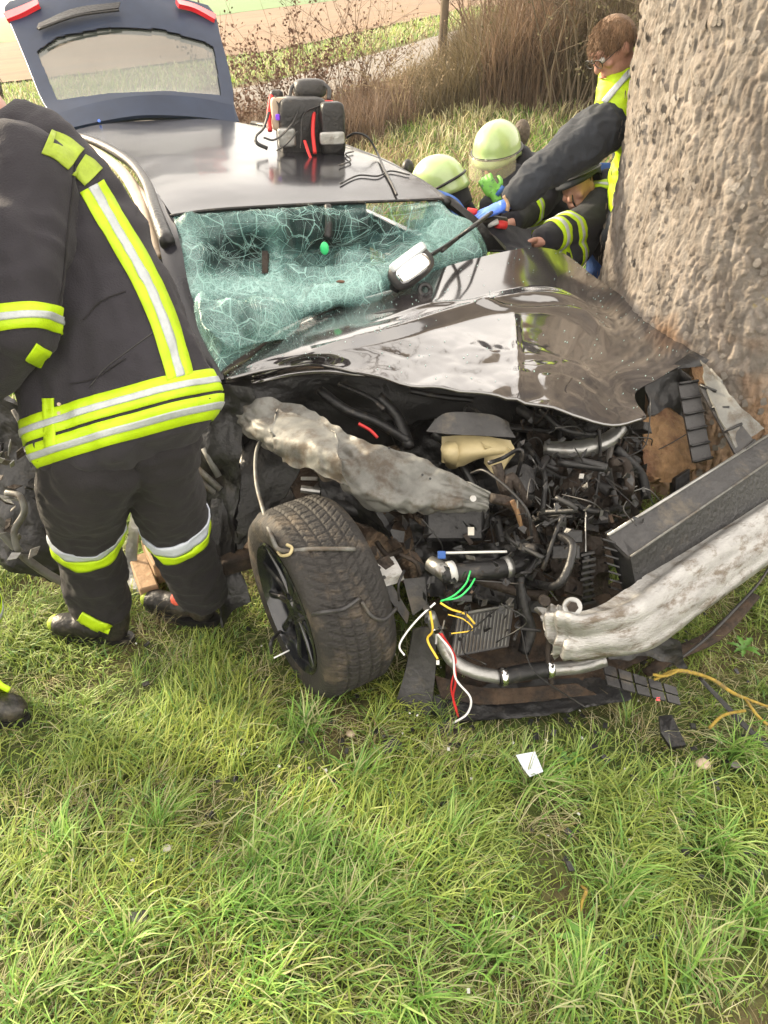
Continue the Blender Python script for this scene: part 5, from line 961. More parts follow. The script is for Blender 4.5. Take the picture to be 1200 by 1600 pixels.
def hand(mb, w, d, n, s=1., curl=.5, thumb=1):
    d = nrm(d); n = nrm(n - d * (n @ d)); r = np.cross(d, n); mb.tube([w - d * .03 * s, w, w + d * .03 * s], np.array([.026, .025, .026]) * s, 10, 3)
    mb.ball(w + d * .055 * s, np.array([.042, .052, .017]) * s, 14, 10, np.array([r, d, n]))
    for i, (o_, L_) in enumerate(((-.030, .062), (-.010, .075), (.010, .072), (.029, .058))):
        b = w + (d * .095 + r * o_) * s; a = 0; pts = [w + (d * .06 + r * o_) * s, b]; 
        for q in range(3): a += curl * (.6 + .25 * q); L2 = L_ * (.45, .32, .25)[q] * s; pts.append(pts[-1] + (d * math.cos(a) - n * math.sin(a)) * L2 + r * o_ * .06 * s)
        mb.tube(pts, np.array([.011, .0105, .0098, .009, .0078]) * s, 8, 3)
    b = w + (d * .02 + r * .03 * thumb) * s; mb.tube([b, b + (d * .022 + r * .026 * thumb - n * .008) * s, b + (d * .048 + r * .034 * thumb - n * .018) * s, b + (d * .070 + r * .030 * thumb - n * .032) * s], np.array([.014, .0125, .011, .009]) * s, 8, 3)
def build_hand(name, m, parent, *a, **k): mb = MB(); hand(mb, *a, **k); V, N, F = remesh(mb, .0038, 2); return mesh(name, V, F, m, parent, True)
def helmet(parent, c, f, u, s=1., m='helmet', visor=True, drop=.07):
    f = nrm(f); u = nrm(u - f * (np.dot(u, f))); r = np.cross(f, u); V = []; nu, nv = 40, 22
    for i in range(nv + 1):
        ph = (math.pi * .60) * i / nv
        for j in range(nu):
            t = 2 * math.pi * j / nu; ct, st = math.cos(t), math.sin(t); rim = max(0, (i / nv - .84) / .16); R0 = 1 + .10 * rim * (1 + 1.5 * max(0, ct) ** 3); crest = .008 * math.exp(-(st / .12) ** 2) * math.sin(ph)
            V.append(c + s * (r * .128 * math.sin(ph) * st * R0 + f * (.155 + .02 * (ct < 0)) * math.sin(ph) * ct * R0 + u * ((.135 + crest) * math.cos(ph) - .02 * rim * max(0, ct) - .045 * rim * max(0, -ct))))
    V = np.array(V); F = [(i * nu + j, (i + 1) * nu + j, (i + 1) * nu + (j + 1) % nu, i * nu + (j + 1) % nu) for i in range(nv) for j in range(nu)]
    inner = c + (V - c) * .95; n0 = len(V); F += [tuple(q + n0 for q in f_[::-1]) for f_ in F]; F += [(nv * nu + j, nv * nu + j + n0, nv * nu + (j + 1) % nu + n0, nv * nu + (j + 1) % nu) for j in range(nu)]
    h = mesh('helmet', np.concatenate([V, inner]), F, m, parent, True); ORG[h.name] = ORG[parent.name]
    MB().tube([c + s * 1.02 * (r * .133 * math.sin(t) + f * (.160 + .02 * (math.cos(t) < 0)) * math.cos(t) + u * -.018) for t in np.linspace(0, 2 * math.pi, 41)], .007 * s, 6, 1, flat=1.).build('helmet_band', 'rubber', h, True)
    MB().tube([c + s * (r * .1 * q - u * .04 + f * .02 - u * d_) for q, d_ in ((-1, 0), (-.75, .08), (-.2, .115), (.2, .115), (.75, .08), (1, 0))], .006 * s, 6, 4, flat=.5).build('chin_strap', 'rubber', h, True)
    if visor:
        G = np.array([[c + s * (r * .150 * math.sin(t) + f * (.185 * math.cos(t) + .012 * v) + u * (-.01 - drop * 1.7 * v)) for t in np.linspace(-1.25, 1.25, 25)] for v in np.linspace(0, 1, 9)]); Nn = G - c; Nn /= np.linalg.norm(Nn, axis=-1, keepdims=True); V, F = shell(G, .003, Nn); mesh('visor', V, F, 'visor', h, True)
    # neck guard
    G = np.array([[c + s * (r * .125 * math.sin(t) + f * .165 * math.cos(t) * (1 - .1 * v) + u * (-.06 - .11 * v)) for t in np.linspace(math.pi * .62, math.pi * 1.38, 17)] for v in np.linspace(0, 1, 6)]); Nn = G - c; Nn /= np.linalg.norm(Nn, axis=-1, keepdims=True); V, F = shell(G, .004, Nn); mesh('neck_guard', V, F, 'cloth2', h, True)
    return h
def hair(parent, c, f, u, s, m, seed=0):
    f = nrm(f); u = nrm(u - f * (np.dot(u, f))); r = np.cross(f, u); nu, nv = 70, 40; P = []
    for i in range(nv + 1):
        for j in range(nu):
            t = 2 * math.pi * j / nu; lim = .50 + .20 * (1 - math.cos(t)) / 2 + .04 * math.cos(2 * t); ph = math.pi * lim * i / nv; P.append((r * .080 * math.sin(ph) * math.sin(t) + f * .100 * math.sin(ph) * math.cos(t) + u * .096 * math.cos(ph)))
    P = np.array(P); N = P / np.linalg.norm(P, axis=1)[:, None]; P = P + N * (.0035 * fbm(P * np.array([1, 1, .5]), 45, seed, 3) + .003)[:, None]
    F = [(i * nu + j, (i + 1) * nu + j, (i + 1) * nu + (j + 1) % nu, i * nu + (j + 1) % nu) for i in range(nv) for j in range(nu)]; h = mesh('hair', c + P * s, F, m, parent, True); ORG[h.name] = ORG[parent.name]
    mb = MB(); idx = rng.integers(0, len(P), 1600)
    for q in idx:
        p = c + P[q] * s; d = nrm(N[q] * .25 + f * .6 - u * .35 + rng.normal(0, .12, 3)); mb.tube([p - N[q] * .002, p + d * .010 * s, p + d * .022 * s - u * .002], [.0014, .0012, .0005], 3, 1, cap=False)
    mb.build('hair_strands', m, h, True, kind='stuff')
def boot(parent, heel, toe, up_h=.1, red=True):
    d = nrm((toe - heel) * np.array([1, 1, 0])); s_ = np.cross(d, ZUP); L_ = .29; mb = MB(); b = heel.copy(); b[2] = .055
    mb.ball(b + d * .02, np.array([.045, .05, .055]), 14, 10, np.array([s_, d, ZUP])); mb.ball(b + d * .12, np.array([.046, .09, .050]), 14, 10, np.array([s_, d, ZUP])); mb.ball(b + d * .20, np.array([.048, .075, .044]), 14, 10, np.array([s_, d, ZUP])); mb.tube([b + d * .015, b + ZUP * up_h * .6, b + ZUP * (up_h + .08)], [.05, .052, .055], 14)
    V, N, F = remesh(mb, .007, 3); o = mesh('boot', V, F, 'boot', parent, True); ORG[o.name] = ORG[parent.name]
    mb = MB(); 
    pl = [b + d * (.11 + .165 * math.cos(t)) + s_ * .052 * math.sin(t) - ZUP * .03 for t in np.linspace(0, 6.283, 25)[:-1]]; mb.plate(pl, .03, ZUP); mb.build('sole', 'rubber', o)
    if red:
        MB().ball(b + d * .10 + ZUP * .045, np.array([.047, .035, .025]), 12, 8, np.array([s_, d, ZUP])).build('red_patch', 'redfab', o, True); MB().ball(b + d * .245 + ZUP * .004, np.array([.036, .03, .030]), 12, 8, np.array([s_, d, ZUP])).build('yellow_toecap', 'hiviz_dull', o, True)
    return o
M['redfab'] = mat('orange red boot patch', (.75, .12, .07), .6, 0, .15, 20)
# --- firefighter in the left foreground, seen from behind
p1 = thing('person', onz(190, 960, 0), 'large foreground firefighter at left in dark turnout suit with yellow silver bands, bending left', 'person')
tor = [(203, 668, 1.98, 150), (183, 610, 1.97, 143), (158, 530, 1.95, 135), (128, 450, 1.93, 128), (98, 380, 1.91, 118), (62, 310, 1.88, 104), (30, 250, 1.86, 84), (2, 212, 1.84, 58)]
mb = MB(); limb(mb, tor, .62, 28); limb(mb, [(35, 262, 1.80, 70), (38, 330, 1.76, 66), (30, 410, 1.73, 60), (24, 480, 1.72, 54), (26, 530, 1.74, 50)], .95); limb(mb, [(28, 500, 1.72, 50), (-15, 560, 1.80, 46), (-60, 600, 1.95, 40)], .9)
limb(mb, [(20, 262, 1.98, 70), (-30, 330, 2.1, 56), (-80, 420, 2.2, 50), (-120, 520, 2.2, 44)], .9)
jk, JB = garment('jacket', mb, 'cloth', p1, .0095, .019, 4.6, 3, (1.6, 1.3, .65))
mb = MB(); Lleg = [(155, 700, 1.98, 76), (136, 750, 2.08, 72), (132, 805, 2.26, 58), (136, 850, 2.42, 47), (148, 905, 2.58, 45), (160, 950, 2.68, 38)]; Rleg = [(238, 680, 2.03, 70), (250, 740, 2.15, 58), (266, 800, 2.32, 48), (284, 850, 2.48, 42), (302, 895, 2.62, 40), (318, 930, 2.74, 34)]
limb(mb, Lleg, .95); limb(mb, Rleg, .95); tr, TBV = garment('trousers', mb, 'trouser', p1, .010, .013, 6, 8, (1.2, 1.2, 1.5))
mb = MB(); limb(mb, [(q[0], q[1], q[2], q[3] * .72) for q in tor], .6); limb(mb, [(q[0], q[1], q[2], q[3] * .7) for q in Lleg]); limb(mb, [(q[0], q[1], q[2], q[3] * .7) for q in Rleg]); hc = at(-66, 130, 1.84); limb(mb, [(0, 215, 1.84, 38), (-40, 150, 1.84, 34)])
headmb(mb, hc, np.array([-.8, .3, -.5]), np.array([-.5, .3, .8])); limb(mb, [(-55, 600, 1.93, 22), (-85, 615, 2.0, 20)])
V, N, F = remesh(mb, .009, 3); b1 = mesh('body', V, F, 'skin', p1, True); hair(p1, hc, np.array([-.8, .3, -.5]), np.array([-.5, .3, .8]), 1.04, 'hairg', 4); face_bits(p1, hc, np.array([-.8, .3, -.5]), np.array([-.5, .3, .8]))
build_hand('glove', 'boot', p1, at(-85, 615, 2.0), RT * -.8 - UP * .5, FW, 1.1, .5)
for o_ in (jk, tr): ORG[o_.name] = ORG[p1.name]
ta = nrm(at(158, 530, 1.95) - at(203, 668, 1.98)); c0 = at(201, 664, 1.98)
band3(JB, c0 + ta * .050, ta, .030, jk); band3(JB, c0 - ta * .018, ta, .030, jk)
stripe(JB, [(143, 292), (165, 330), (192, 375), (218, 420), (240, 465), (258, 510), (276, 570), (281, 590)], 42, 'back_stripe', 'hiviz', jk)
stripe(JB, [(143, 292), (165, 330), (192, 375), (218, 420), (240, 465), (258, 510), (276, 570), (281, 590)], 13, 'silver_stripe', 'silver', jk, .0085)
stripe(JB, [(72, 222), (95, 232), (118, 250)], 40, 'shoulder_band', 'hiviz_dull', jk); stripe(JB, [(122, 258), (134, 266), (146, 278)], 38, 'shoulder_band', 'hiviz_dull', jk)
stripe(JB, [(76, 622), (77, 655), (80, 700)], 18, 'front_stripe', 'hiviz', jk)
aa = nrm(at(26, 520, 1.74) - at(34, 400, 1.73)); band3(JB, at(25, 508, 1.725), aa + RT * .25, .028, jk)
stripe(JB, [(48, 548), (60, 556), (72, 562)], 30, 'cuff_tab', 'hiviz', jk, .006)
for y_ in (632, 646):
    h = JB.ray_cast(Vector(CAM), Vector(nrm(ray(93, y_)))); MB().disc(np.array(h[0]) if h[0] is not None else at(93, y_, 1.9), -FW, .0045, .010, 12).build('press_stud', 'beige', jk)
for pa_ in ([(118, 246), (112, 300), (104, 370), (98, 440), (88, 500)], [(196, 560), (150, 590), (110, 600)], [(130, 500), (160, 470), (196, 455)]): stripe(JB, pa_, 2.2, 'seam', 'trouser', jk, .004)
mb = MB(); sm_ = [(140, 605), (165, 575), (195, 552), (225, 530), (246, 515)]; q_ = [JB.ray_cast(Vector(CAM), Vector(nrm(ray(*s_))))[0] for s_ in sm_]
if all(v is not None for v in q_): mb.tube([np.array(v) - FW * .001 for v in q_], .0018, 5, 8).build('piping', 'plastic2', jk, True)
for (leg, pc) in ((Lleg, (137, 838, 2.34)), (Rleg, (273, 822, 2.38))):
    i_ = 3; ax_ = nrm(at(*leg[1][:3]) - at(*leg[4][:3])) ; c_ = at(*pc); a2 = nrm(ax_ + RT * -.18 - FW * .12); ring(TBV, c_ + a2 * .006, a2, .025, .006, 'white_leg_band', 'whiteband', tr); ring(TBV, c_ - a2 * .044, a2, .020, .007, 'yellow_leg_band', 'hiviz', tr)
boot(p1, onz(186, 985, .05), onz(80, 975, .05), .12); boot(p1, onz(322, 955, .05), onz(235, 938, .05), .12); stripe(TBV, [(126, 962), (150, 975), (172, 984)], 16, 'ankle_tab', 'hiviz', tr, .008)
# --- person beyond the left edge: one leg and boot show
p6 = thing('person', onz(0, 1090, 0), 'person mostly outside the left edge, only a boot and yellow banded leg in view', 'person')
mb = MB(); lg = [(-112, 740, 1.85, 76), (-84, 830, 2.05, 56), (-56, 955, 2.28, 50), (-58, 1040, 2.4, 42), (-60, 1072, 2.46, 40)]; lg2 = [(-170, 740, 1.85, 80), (-190, 900, 2.2, 55), (-200, 1040, 2.5, 45)]
limb(mb, lg); limb(mb, lg2); t6, T6 = garment('trousers', mb, 'cloth', p6, .012, .007, 7, 14); ORG[t6.name] = ORG[p6.name]
mb = MB(); limb(mb, [(-145, 760, 1.85, 110), (-150, 600, 1.75, 120), (-175, 420, 1.62, 130), (-190, 300, 1.55, 105)], .62); limb(mb, [(-190, 320, 1.5, 60), (-200, 480, 1.5, 55), (-170, 640, 1.7, 48)]); j6, J6 = garment('jacket', mb, 'cloth', p6, .014, .007, 6, 15)
mb = MB(); limb(mb, [(-190, 330, 1.55, 60), (-200, 230, 1.5, 42)]); limb(mb, [(q[0], q[1], q[2], q[3] * .65) for q in lg]); limb(mb, [(-125, 760, 1.85, 80), (-175, 420, 1.62, 85)], .6); hc6 = at(-205, 150, 1.48); headmb(mb, hc6, np.array([.6, .8, -.3]), ZUP); limb(mb, [(-170, 640, 1.7, 24), (-165, 680, 1.75, 22)]); V, N, F = remesh(mb, .011, 3); mesh('body', V, F, 'skin', p6, True); hair(p6, hc6, np.array([.6, .8, -.3]), ZUP, 1.04, 'hair', 9)
band3(T6, at(-54, 955, 2.28), at(-74, 830, 2.05) - at(-36, 1040, 2.4), .032, t6)
boot(p6, onz(-72, 1090, .05), onz(10, 1106, .05), .12, False); stripe(T6, [(-10, 1060), (0, 1072), (14, 1080)], 14, 'ankle_tab', 'hiviz', t6, .008, 12, 2.42)
# --- kneeling firefighter in pale helmet facing the car
p2 = thing('person', at(850, 420, 4.3) * np.array([1, 1, 0]), 'firefighter in pale green helmet with lowered visor, facing down behind the bonnet', 'person')
f2 = np.array([-.48, -.84, -.22]); u2 = np.array([-.12, -.2, .97]); h2 = at(776, 244, 4.12)
mb = MB(); limb(mb, [(808, 262, 4.2, 28), (826, 285, 4.25, 48), (842, 330, 4.3, 56), (850, 400, 4.4, 58), (850, 470, 4.5, 56)], .7); limb(mb, [(800, 275, 4.15, 24), (775, 335, 4.05, 21), (766, 315, 3.98, 17)]); limb(mb, [(858, 285, 4.15, 30), (835, 318, 4.0, 25), (800, 345, 3.85, 18)]); limb(mb, [(820, 252, 4.2, 26), (800, 262, 4.2, 24)])
j2, J2 = garment('jacket', mb, 'cloth2', p2, .012, .008, 8, 20); ORG[j2.name] = ORG[p2.name]
mb = MB(); limb(mb, [(850, 460, 4.5, 55), (820, 520, 4.5, 40), (800, 560, 4.6, 36)]); limb(mb, [(870, 460, 4.5, 50), (900, 530, 4.5, 38), (905, 560, 4.7, 34)]); garment('trousers', mb, 'cloth2', p2, .016, .008, 8, 21)
mb = MB(); headmb(mb, h2, f2, u2, 1.02); limb(mb, [(778, 245, 4.14, 16), (808, 262, 4.2, 17), (826, 300, 4.25, 25), (850, 400, 4.4, 30)]); V, N, F = remesh(mb, .0065, 2); mesh('body', V, F, 'skin', p2, True); face_bits(p2, h2, f2, u2, 1.02); helmet(p2, h2 + nrm(u2) * .050, f2, u2, .98)
build_hand('glove', 'gloveg', p2, at(770, 302, 3.95), UP * .9 - RT * .25, -FW, 1.15, .35) if 'gloveg' in M else None
M['gloveg'] = mat('lime green rescue glove', (.12, .36, .04), .55, 0, .2, 30, .2, 90, col2=(.02, .03, .06), c2t=.6, c2s=38)
build_hand('glove', 'gloveg', p2, at(774, 308, 3.90), UP * .8 - RT * .45, -FW - RT * .5, 1., 1.0); MB().tube([at(776, 306, 3.88), at(786, 292, 3.88)], .012, 8).build('glove_cuff_strap', 'bluecloth_sheen', p2, True)
band3(J2, at(824, 326, 3.95), at(835, 318, 4.0) - at(800, 345, 3.85), .026, j2); band3(J2, at(846, 350, 4.33), at(842, 330, 4.3) - at(850, 400, 4.4), .03, j2)
build_hand('hand', 'skin', p2, at(795, 350, 3.83), RT * -.9 - UP * .3, UP, 1., .7)
M['hoodc'] = mat('fur brown', (.10, .08, .065), .95, 0, .4, 30, .8, 60); MB().ball(at(815, 208, 4.35), np.array([.05, .05, .075]), 14, 10).build('jacket_collar', 'hoodc', p2, True)
# --- second helmet behind the pillar
p3 = thing('person', at(690, 380, 4.1) * np.array([1, 1, 0]), 'firefighter crouching beyond the windscreen pillar, only the back of a pale helmet visible', 'person')
h3 = at(682, 290, 3.98); f3 = np.array([-.55, .60, -.35]); u3 = np.array([-.1, -.25, .95]); helmet(p3, h3 + nrm(u3) * .02, f3, u3, .98, visor=False)
mb = MB(); limb(mb, [(690, 325, 4.05, 30), (700, 350, 4.1, 50), (705, 420, 4.2, 55), (705, 480, 4.3, 52)], .7); limb(mb, [(720, 345, 4.05, 22), (728, 400, 3.95, 20), (700, 430, 3.9, 17)]); j3, J3 = garment('jacket', mb, 'cloth2', p3, .014, .008, 8, 25)
mb = MB(); headmb(mb, h3, f3, u3, 1.); limb(mb, [(686, 305, 4.0, 16), (695, 350, 4.1, 20), (702, 420, 4.2, 30)]); V, N, F = remesh(mb, .008, 2); mesh('body', V, F, 'skin', p3, True)
MB().ball(at(637, 264, 4.1), np.array([.035, .035, .05]), 12, 9).build('shoulder_radio', 'rubber', p3, True)
mb = MB(); limb(mb, [(700, 470, 4.3, 50), (680, 540, 4.4, 38)]); limb(mb, [(715, 470, 4.3, 50), (740, 540, 4.45, 36)]); garment('trousers', mb, 'cloth2', p3, .018, .006, 8, 26)
# --- bearded rescuer leaning in beside the trunk
p5 = thing('person', at(960, 430, 4.2) * np.array([1, 1, 0]), 'firefighter with banded sleeves reaching over the bonnet beside the trunk, face down', 'person')
h5 = at(903, 292, 3.93); f5 = np.array([-.62, -.75, -.15]); u5 = np.array([-.35, .1, .9])
mb = MB(); limb(mb, [(945, 285, 4.1, 34), (965, 320, 4.12, 48), (975, 380, 4.15, 55), (975, 470, 4.3, 52)], .65); a1 = [(955, 290, 4.0, 30), (942, 318, 3.95, 29), (920, 345, 3.9, 28), (885, 360, 3.82, 25), (845, 376, 3.72, 18)]; limb(mb, a1); limb(mb, [(930, 320, 4.05, 30), (905, 380, 3.95, 26), (880, 405, 3.85, 22)])
j5, J5 = garment('jacket', mb, 'cloth2', p5, .012, .007, 8, 30); ORG[j5.name] = ORG[p5.name]
band3(J5, at(936, 306, 3.955), at(955, 285, 4.0) - at(925, 335, 3.92), .030, j5); band3(J5, at(867, 367, 3.78), at(885, 360, 3.82) - at(845, 376, 3.72), .033, j5); band3(J5, at(890, 396, 3.9), at(905, 380, 3.95) - at(880, 405, 3.85), .025, j5)
mb = MB(); limb(mb, [(975, 460, 4.3, 50), (955, 540, 4.3, 40), (950, 600, 4.5, 34)]); limb(mb, [(990, 460, 4.35, 48), (1010, 560, 4.5, 38)]); garment('trousers', mb, 'cloth2', p5, .016, .006, 8, 31)
mb = MB(); headmb(mb, h5, f5, u5, 1.05); limb(mb, [(915, 285, 4.05, 17), (945, 300, 4.1, 20), (965, 340, 4.12, 26), (975, 420, 4.2, 28)]); V, N, F = remesh(mb, .0065, 2); mesh('body', V, F, 'skin', p5, True); MB().tube([h5 + np.array([-.05, -.07, .0]), h5 + np.array([-.03, -.09, -.07]), h5 + np.array([.03, -.05, -.10])], .005, 6).build('chin_strap', 'rubber', p5, True)
helmet(p5, h5 + nrm(u5) * .075 - nrm(f5) * .02, f5, u5, .84, m='cloth3', visor=False); build_hand('hand', 'skin', p5, at(842, 378, 3.70), RT * -.95 - UP * .1, UP, 1., .5, -1); MB().tube([at(815, 380, 3.66), at(806, 386, 3.64), at(800, 380, 3.64)], .02, 8).build('glove_end', 'hiviz', p5, True)
MB().box(at(944, 268, 4.02), RT * .03, UP * .04, FW * .02).build('blue_collar_tab', 'bluecloth_sheen', p5); limb(mb := MB(), [(938, 345, 4.15, 20), (938, 400, 4.15, 22), (935, 430, 4.15, 20)], .5); mb.build('blue_vest', 'bluecloth_sheen', p5, True)
# --- standing rescuer in a fluorescent jacket leaning round the trunk
p4 = thing('person', at(1010, 480, 3.95) * np.array([1, 1, 0]), 'bare headed man in glasses and fluorescent yellow jacket leaning out from behind the trunk', 'person')
h4 = at(957, 70, 3.32); f4 = np.array([-.72, -.30, -.60]); u4 = np.array([-.42, -.10, .90]); s4 = 1.1
mb = MB(); limb(mb, [(984, 84, 3.42, 26), (972, 125, 3.41, 36), (976, 165, 3.44, 46), (1010, 230, 3.7, 62), (1015, 320, 3.8, 62), (1020, 420, 3.95, 58)], .62); j4, J4 = garment('fluorescent_jacket', mb, 'hiviz', p4, .012, .008, 8, 40); ORG[j4.name] = ORG[p4.name]
mb = MB(); limb(mb, [(966, 190, 3.50, 28), (944, 200, 3.46, 36), (908, 226, 3.44, 36), (872, 254, 3.44, 29), (850, 268, 3.44, 28), (824, 292, 3.45, 25), (798, 314, 3.47, 18)]); sl, SB = garment('sleeve', mb, 'cloth3', p4, .007, .012, 9, 41, (1, 1, 1)); ORG[sl.name] = ORG[p4.name]
mb = MB(); limb(mb, [(990, 200, 3.75, 30), (985, 300, 3.85, 26), (960, 380, 3.8, 22)]); garment('sleeve', mb, 'cloth3', p4, .014, .008, 9, 42)
mb = MB(); limb(mb, [(1015, 410, 3.95, 56), (1005, 520, 4.2, 40), (1000, 600, 4.5, 34)]); limb(mb, [(1040, 410, 3.98, 54), (1050, 520, 4.3, 40), (1055, 600, 4.6, 34)]); garment('trousers', mb, 'cloth3', p4, .016, .006, 8, 43)
mb = MB(); headmb(mb, h4, f4, u4, s4); limb(mb, [(968, 92, 3.36, 22), (984, 130, 3.48, 24), (1000, 200, 3.65, 36), (1012, 320, 3.8, 36)]); V, N, F = remesh(mb, .0065, 2); mesh('body', V, F, 'skin', p4, True); face_bits(p4, h4, f4, u4, s4, True); hair(p4, h4 + nrm(u4) * .008 - nrm(f4) * .008, f4, u4, s4 * .96, 'hair', 12)
MB().tube([at(998, 62, 3.50), at(985, 82, 3.44), at(968, 108, 3.38), at(958, 132, 3.36)], .016, 8, flat=.7).build('red_collar', 'red', p4, True)
for a_, b_ in (((950, 128, 3.34), (1000, 100, 3.5)),): stripe(J4, [(944, 160), (962, 138), (985, 112)], 9, 'silver_stripe', 'silver', j4, .006, 14, 3.5)
build_hand('blue_glove', 'blue', p4, at(793, 320, 3.47), RT * -.93 - UP * .35, UP * .8 - FW * .6, 1.2, .35); MB().tube([at(806, 314, 3.47), at(792, 322, 3.475)], .030, 12).build('cuff', 'rubber', p4, True); MB().tube([at(788, 306, 3.44), at(794, 318, 3.44), at(792, 330, 3.45)], .010, 8).build('watch_strap', 'wood', p4, True)

# ------------------------------------------------------------------ loose things
# medical rucksack on the roof
bc = on_roof(482, 236); bag = thing('medical_rucksack', bc, 'black medical rucksack with red piping and grey reflective panel standing on the car roof', 'bag')
K = float((bc - CAM) @ FW) / FPX
def bp_(px, py, dd=0.): return at(px, py, (bc - CAM) @ FW + dd)
def rounded(mb, c, hx, hy, hz, ax, pw=.35, n=14):                    # superellipsoid cushion
    V = []
    for i in range(n + 1):
        ph = -math.pi / 2 + math.pi * i / n
        for j in range(2 * n):
            t = math.pi * j / n; f_ = lambda v: math.copysign(abs(v) ** pw, v); V.append(c + hx * f_(math.cos(ph)) * f_(math.cos(t)) * ax[0] + hy * f_(math.cos(ph)) * f_(math.sin(t)) * ax[1] + hz * f_(math.sin(ph)) * ax[2])
    return mb.add(V, [(i * 2 * n + j, i * 2 * n + (j + 1) % (2 * n), (i + 1) * 2 * n + (j + 1) % (2 * n), (i + 1) * 2 * n + j) for i in range(n) for j in range(2 * n)])
bx_ = nrm(np.array([.96, .28, 0])); by_ = np.array([-bx_[1], bx_[0], 0]); BA = [bx_, by_, ZUP]
rounded(MB(), bp_(472, 200) , .13, .10, .145, BA).build('main_compartment', 'plastic', bag, True)
rounded(MB(), bp_(519, 202, -.07), .062, .05, .125, BA).build('front_pocket', 'plastic', bag, True)
rounded(MB(), bp_(519, 216, -.115), .064, .012, .030, BA, .3).build('reflective_panel', 'steel', bag, True)
MB().box(bp_(520, 188, -.125), bx_ * .02, by_ * .003, ZUP * .003).build('zip_pull', 'chrome', bag)
MB().tube([bp_(492, 240, -.10), bp_(489, 205, -.11), bp_(492, 172, -.10), bp_(502, 161, -.08), bp_(520, 160, -.06)], .010, 8).build('red_piping', 'red', bag, True)
MB().tube([bp_(424, 150, -.06), bp_(420, 180, -.08), bp_(422, 205, -.08)], .012, 8).build('red_piping', 'red', bag, True)
MB().tube([bp_(476, 220, -.13), bp_(482, 238, -.14), bp_(487, 250, -.14)], .010, 6, flat=.5).build('red_strap', 'red', bag, True)
rounded(MB(), bp_(440, 178, -.08), .052, .03, .075, BA, .3).build('side_pocket', 'beige', bag, True)
rounded(MB(), bp_(436, 183, -.115), .018, .004, .014, BA, .4).build('purple_badge', 'purple', bag, True); rounded(MB(), bp_(448, 215, -.09), .045, .02, .045, BA, .3).build('side_panel', 'steel', bag, True)
rounded(MB(), bp_(484, 138, .0), .085, .06, .045, BA, .6).build('top_roll', 'plastic2', bag, True)
MB().tube([bp_(452, 152, -.04), bp_(458, 134, -.03), bp_(485, 126, -.03), bp_(512, 136, -.03), bp_(514, 156, -.04)], .011, 8, flat=.6).build('carry_handle', 'plastic2', bag, True)
for pts in (((430, 150), (436, 165), (440, 172)), ((470, 160), (455, 195), (430, 218), (412, 215)), ((465, 205), (448, 225), (432, 235)), ((420, 175), (412, 200), (400, 213), (402, 224), (418, 232)), ((500, 165), (474, 180), (470, 230))):
    MB().tube([bp_(x, y, -.135) for x, y in pts], .009, 6, flat=.4).build('strap', 'rubber', bag, True)
rounded(MB(), bp_(432, 152, -.03), .035, .03, .035, BA, .6).build('buckle_pouch', 'rubber', bag, True)
tag(MB().tube([bp_(542, 215, -.02), on_roof(556, 208, .12), on_roof(575, 215, .1), on_roof(590, 240, .03), on_roof(600, 268, .012), on_roof(612, 290, .01), on_roof(620, 308, .01)], .006, 6, 8).build('bag_tube', 'rubber', None, True), 'dark tube looping from the rucksack across the right roof edge', 'tube')
tag(MB().tube([on_roof(530, 262, .01), on_roof(548, 254, .01), on_roof(540, 244, .01), on_roof(552, 240, .01)], .004, 6, 8).build('loose_cable', 'rubber', None, True), 'short curly black cable on the roof beside the rucksack', 'cable')
tag(MB().tube([on_roof(532, 290, .008), on_roof(560, 277, .008), on_roof(590, 278, .008), on_roof(610, 270, .008), on_roof(640, 276, .008)], .004, 6, 8).build('loose_cable', 'rubber', None, True), 'long thin black cable lying across the front right of the roof', 'cable')
# door mirror lying on the broken glass
def on_glass(px, py, off=.01):
    h = WBVH.ray_cast(Vector(CAM), Vector(nrm(ray(px, py)))); return (np.array(h[0]) - nrm(ray(px, py)) * off) if h[0] is not None else on_hood(px, py, off)
mc = on_glass(642, 420, .06); mir = thing('door_mirror', mc, 'silver door mirror torn off and lying at the foot of the windscreen', 'car mirror')
mx_ = nrm(at(675, 395, 3.) - at(615, 440, 3.)); my_ = np.cross(-FW, mx_); MA = [mx_, my_, -FW]
rounded(MB(), mc, .098, .058, .045, MA, .65).build('housing', 'plastic2', mir, True); rounded(MB(), mc - FW * .03 - my_ * .012, .075, .038, .022, MA, .6).build('mirror_glass', 'chrome', mir, True)
rounded(MB(), mc - FW * .028 + my_ * .035 + mx_ * .01, .085, .020, .018, MA, .4).build('indicator_cap', 'silver', mir, True)
for k in range(5): MB().box(mc - FW * .048 + my_ * (.024 + .006 * k) + mx_ * .01, mx_ * .075, my_ * .0012, FW * .001).build('cap_ridge', 'chrome', mir)
MB().tube([mc - mx_ * .05, mc - mx_ * .1 - my_ * .02 + FW * .03], [.03, .022], 12).build('mirror_foot', 'plastic', mir, True)
MB().tube([mc + mx_ * .08 + FW * .01, on_glass(700, 382, .05), on_glass(742, 352, .06), at(768, 332, 3.28)], .0085, 8).build('mirror_arm', 'plastic', mir, True)
g_ = MB(); c_ = on_hood(664, 457, .01); g_.tube([c_ + (RT * math.cos(t) * .022 + UP * math.sin(t) * .022) for t in np.linspace(0, 6.283, 15)], .010, 8, 1); tag(g_.build('rubber_grommet', 'rubber', None, True), 'black rubber ring lying on the bonnet below the torn mirror', 'ring')
tag(MB().tube([on_hood(522, 478, .012), on_hood(534, 472, .014), on_hood(545, 464, .014), on_hood(556, 460, .012)], [.012, .006, .005, .004], 8).build('washer_nozzle', 'rubber', None, True), 'small black washer nozzle lying at the lower windscreen edge', 'nozzle')
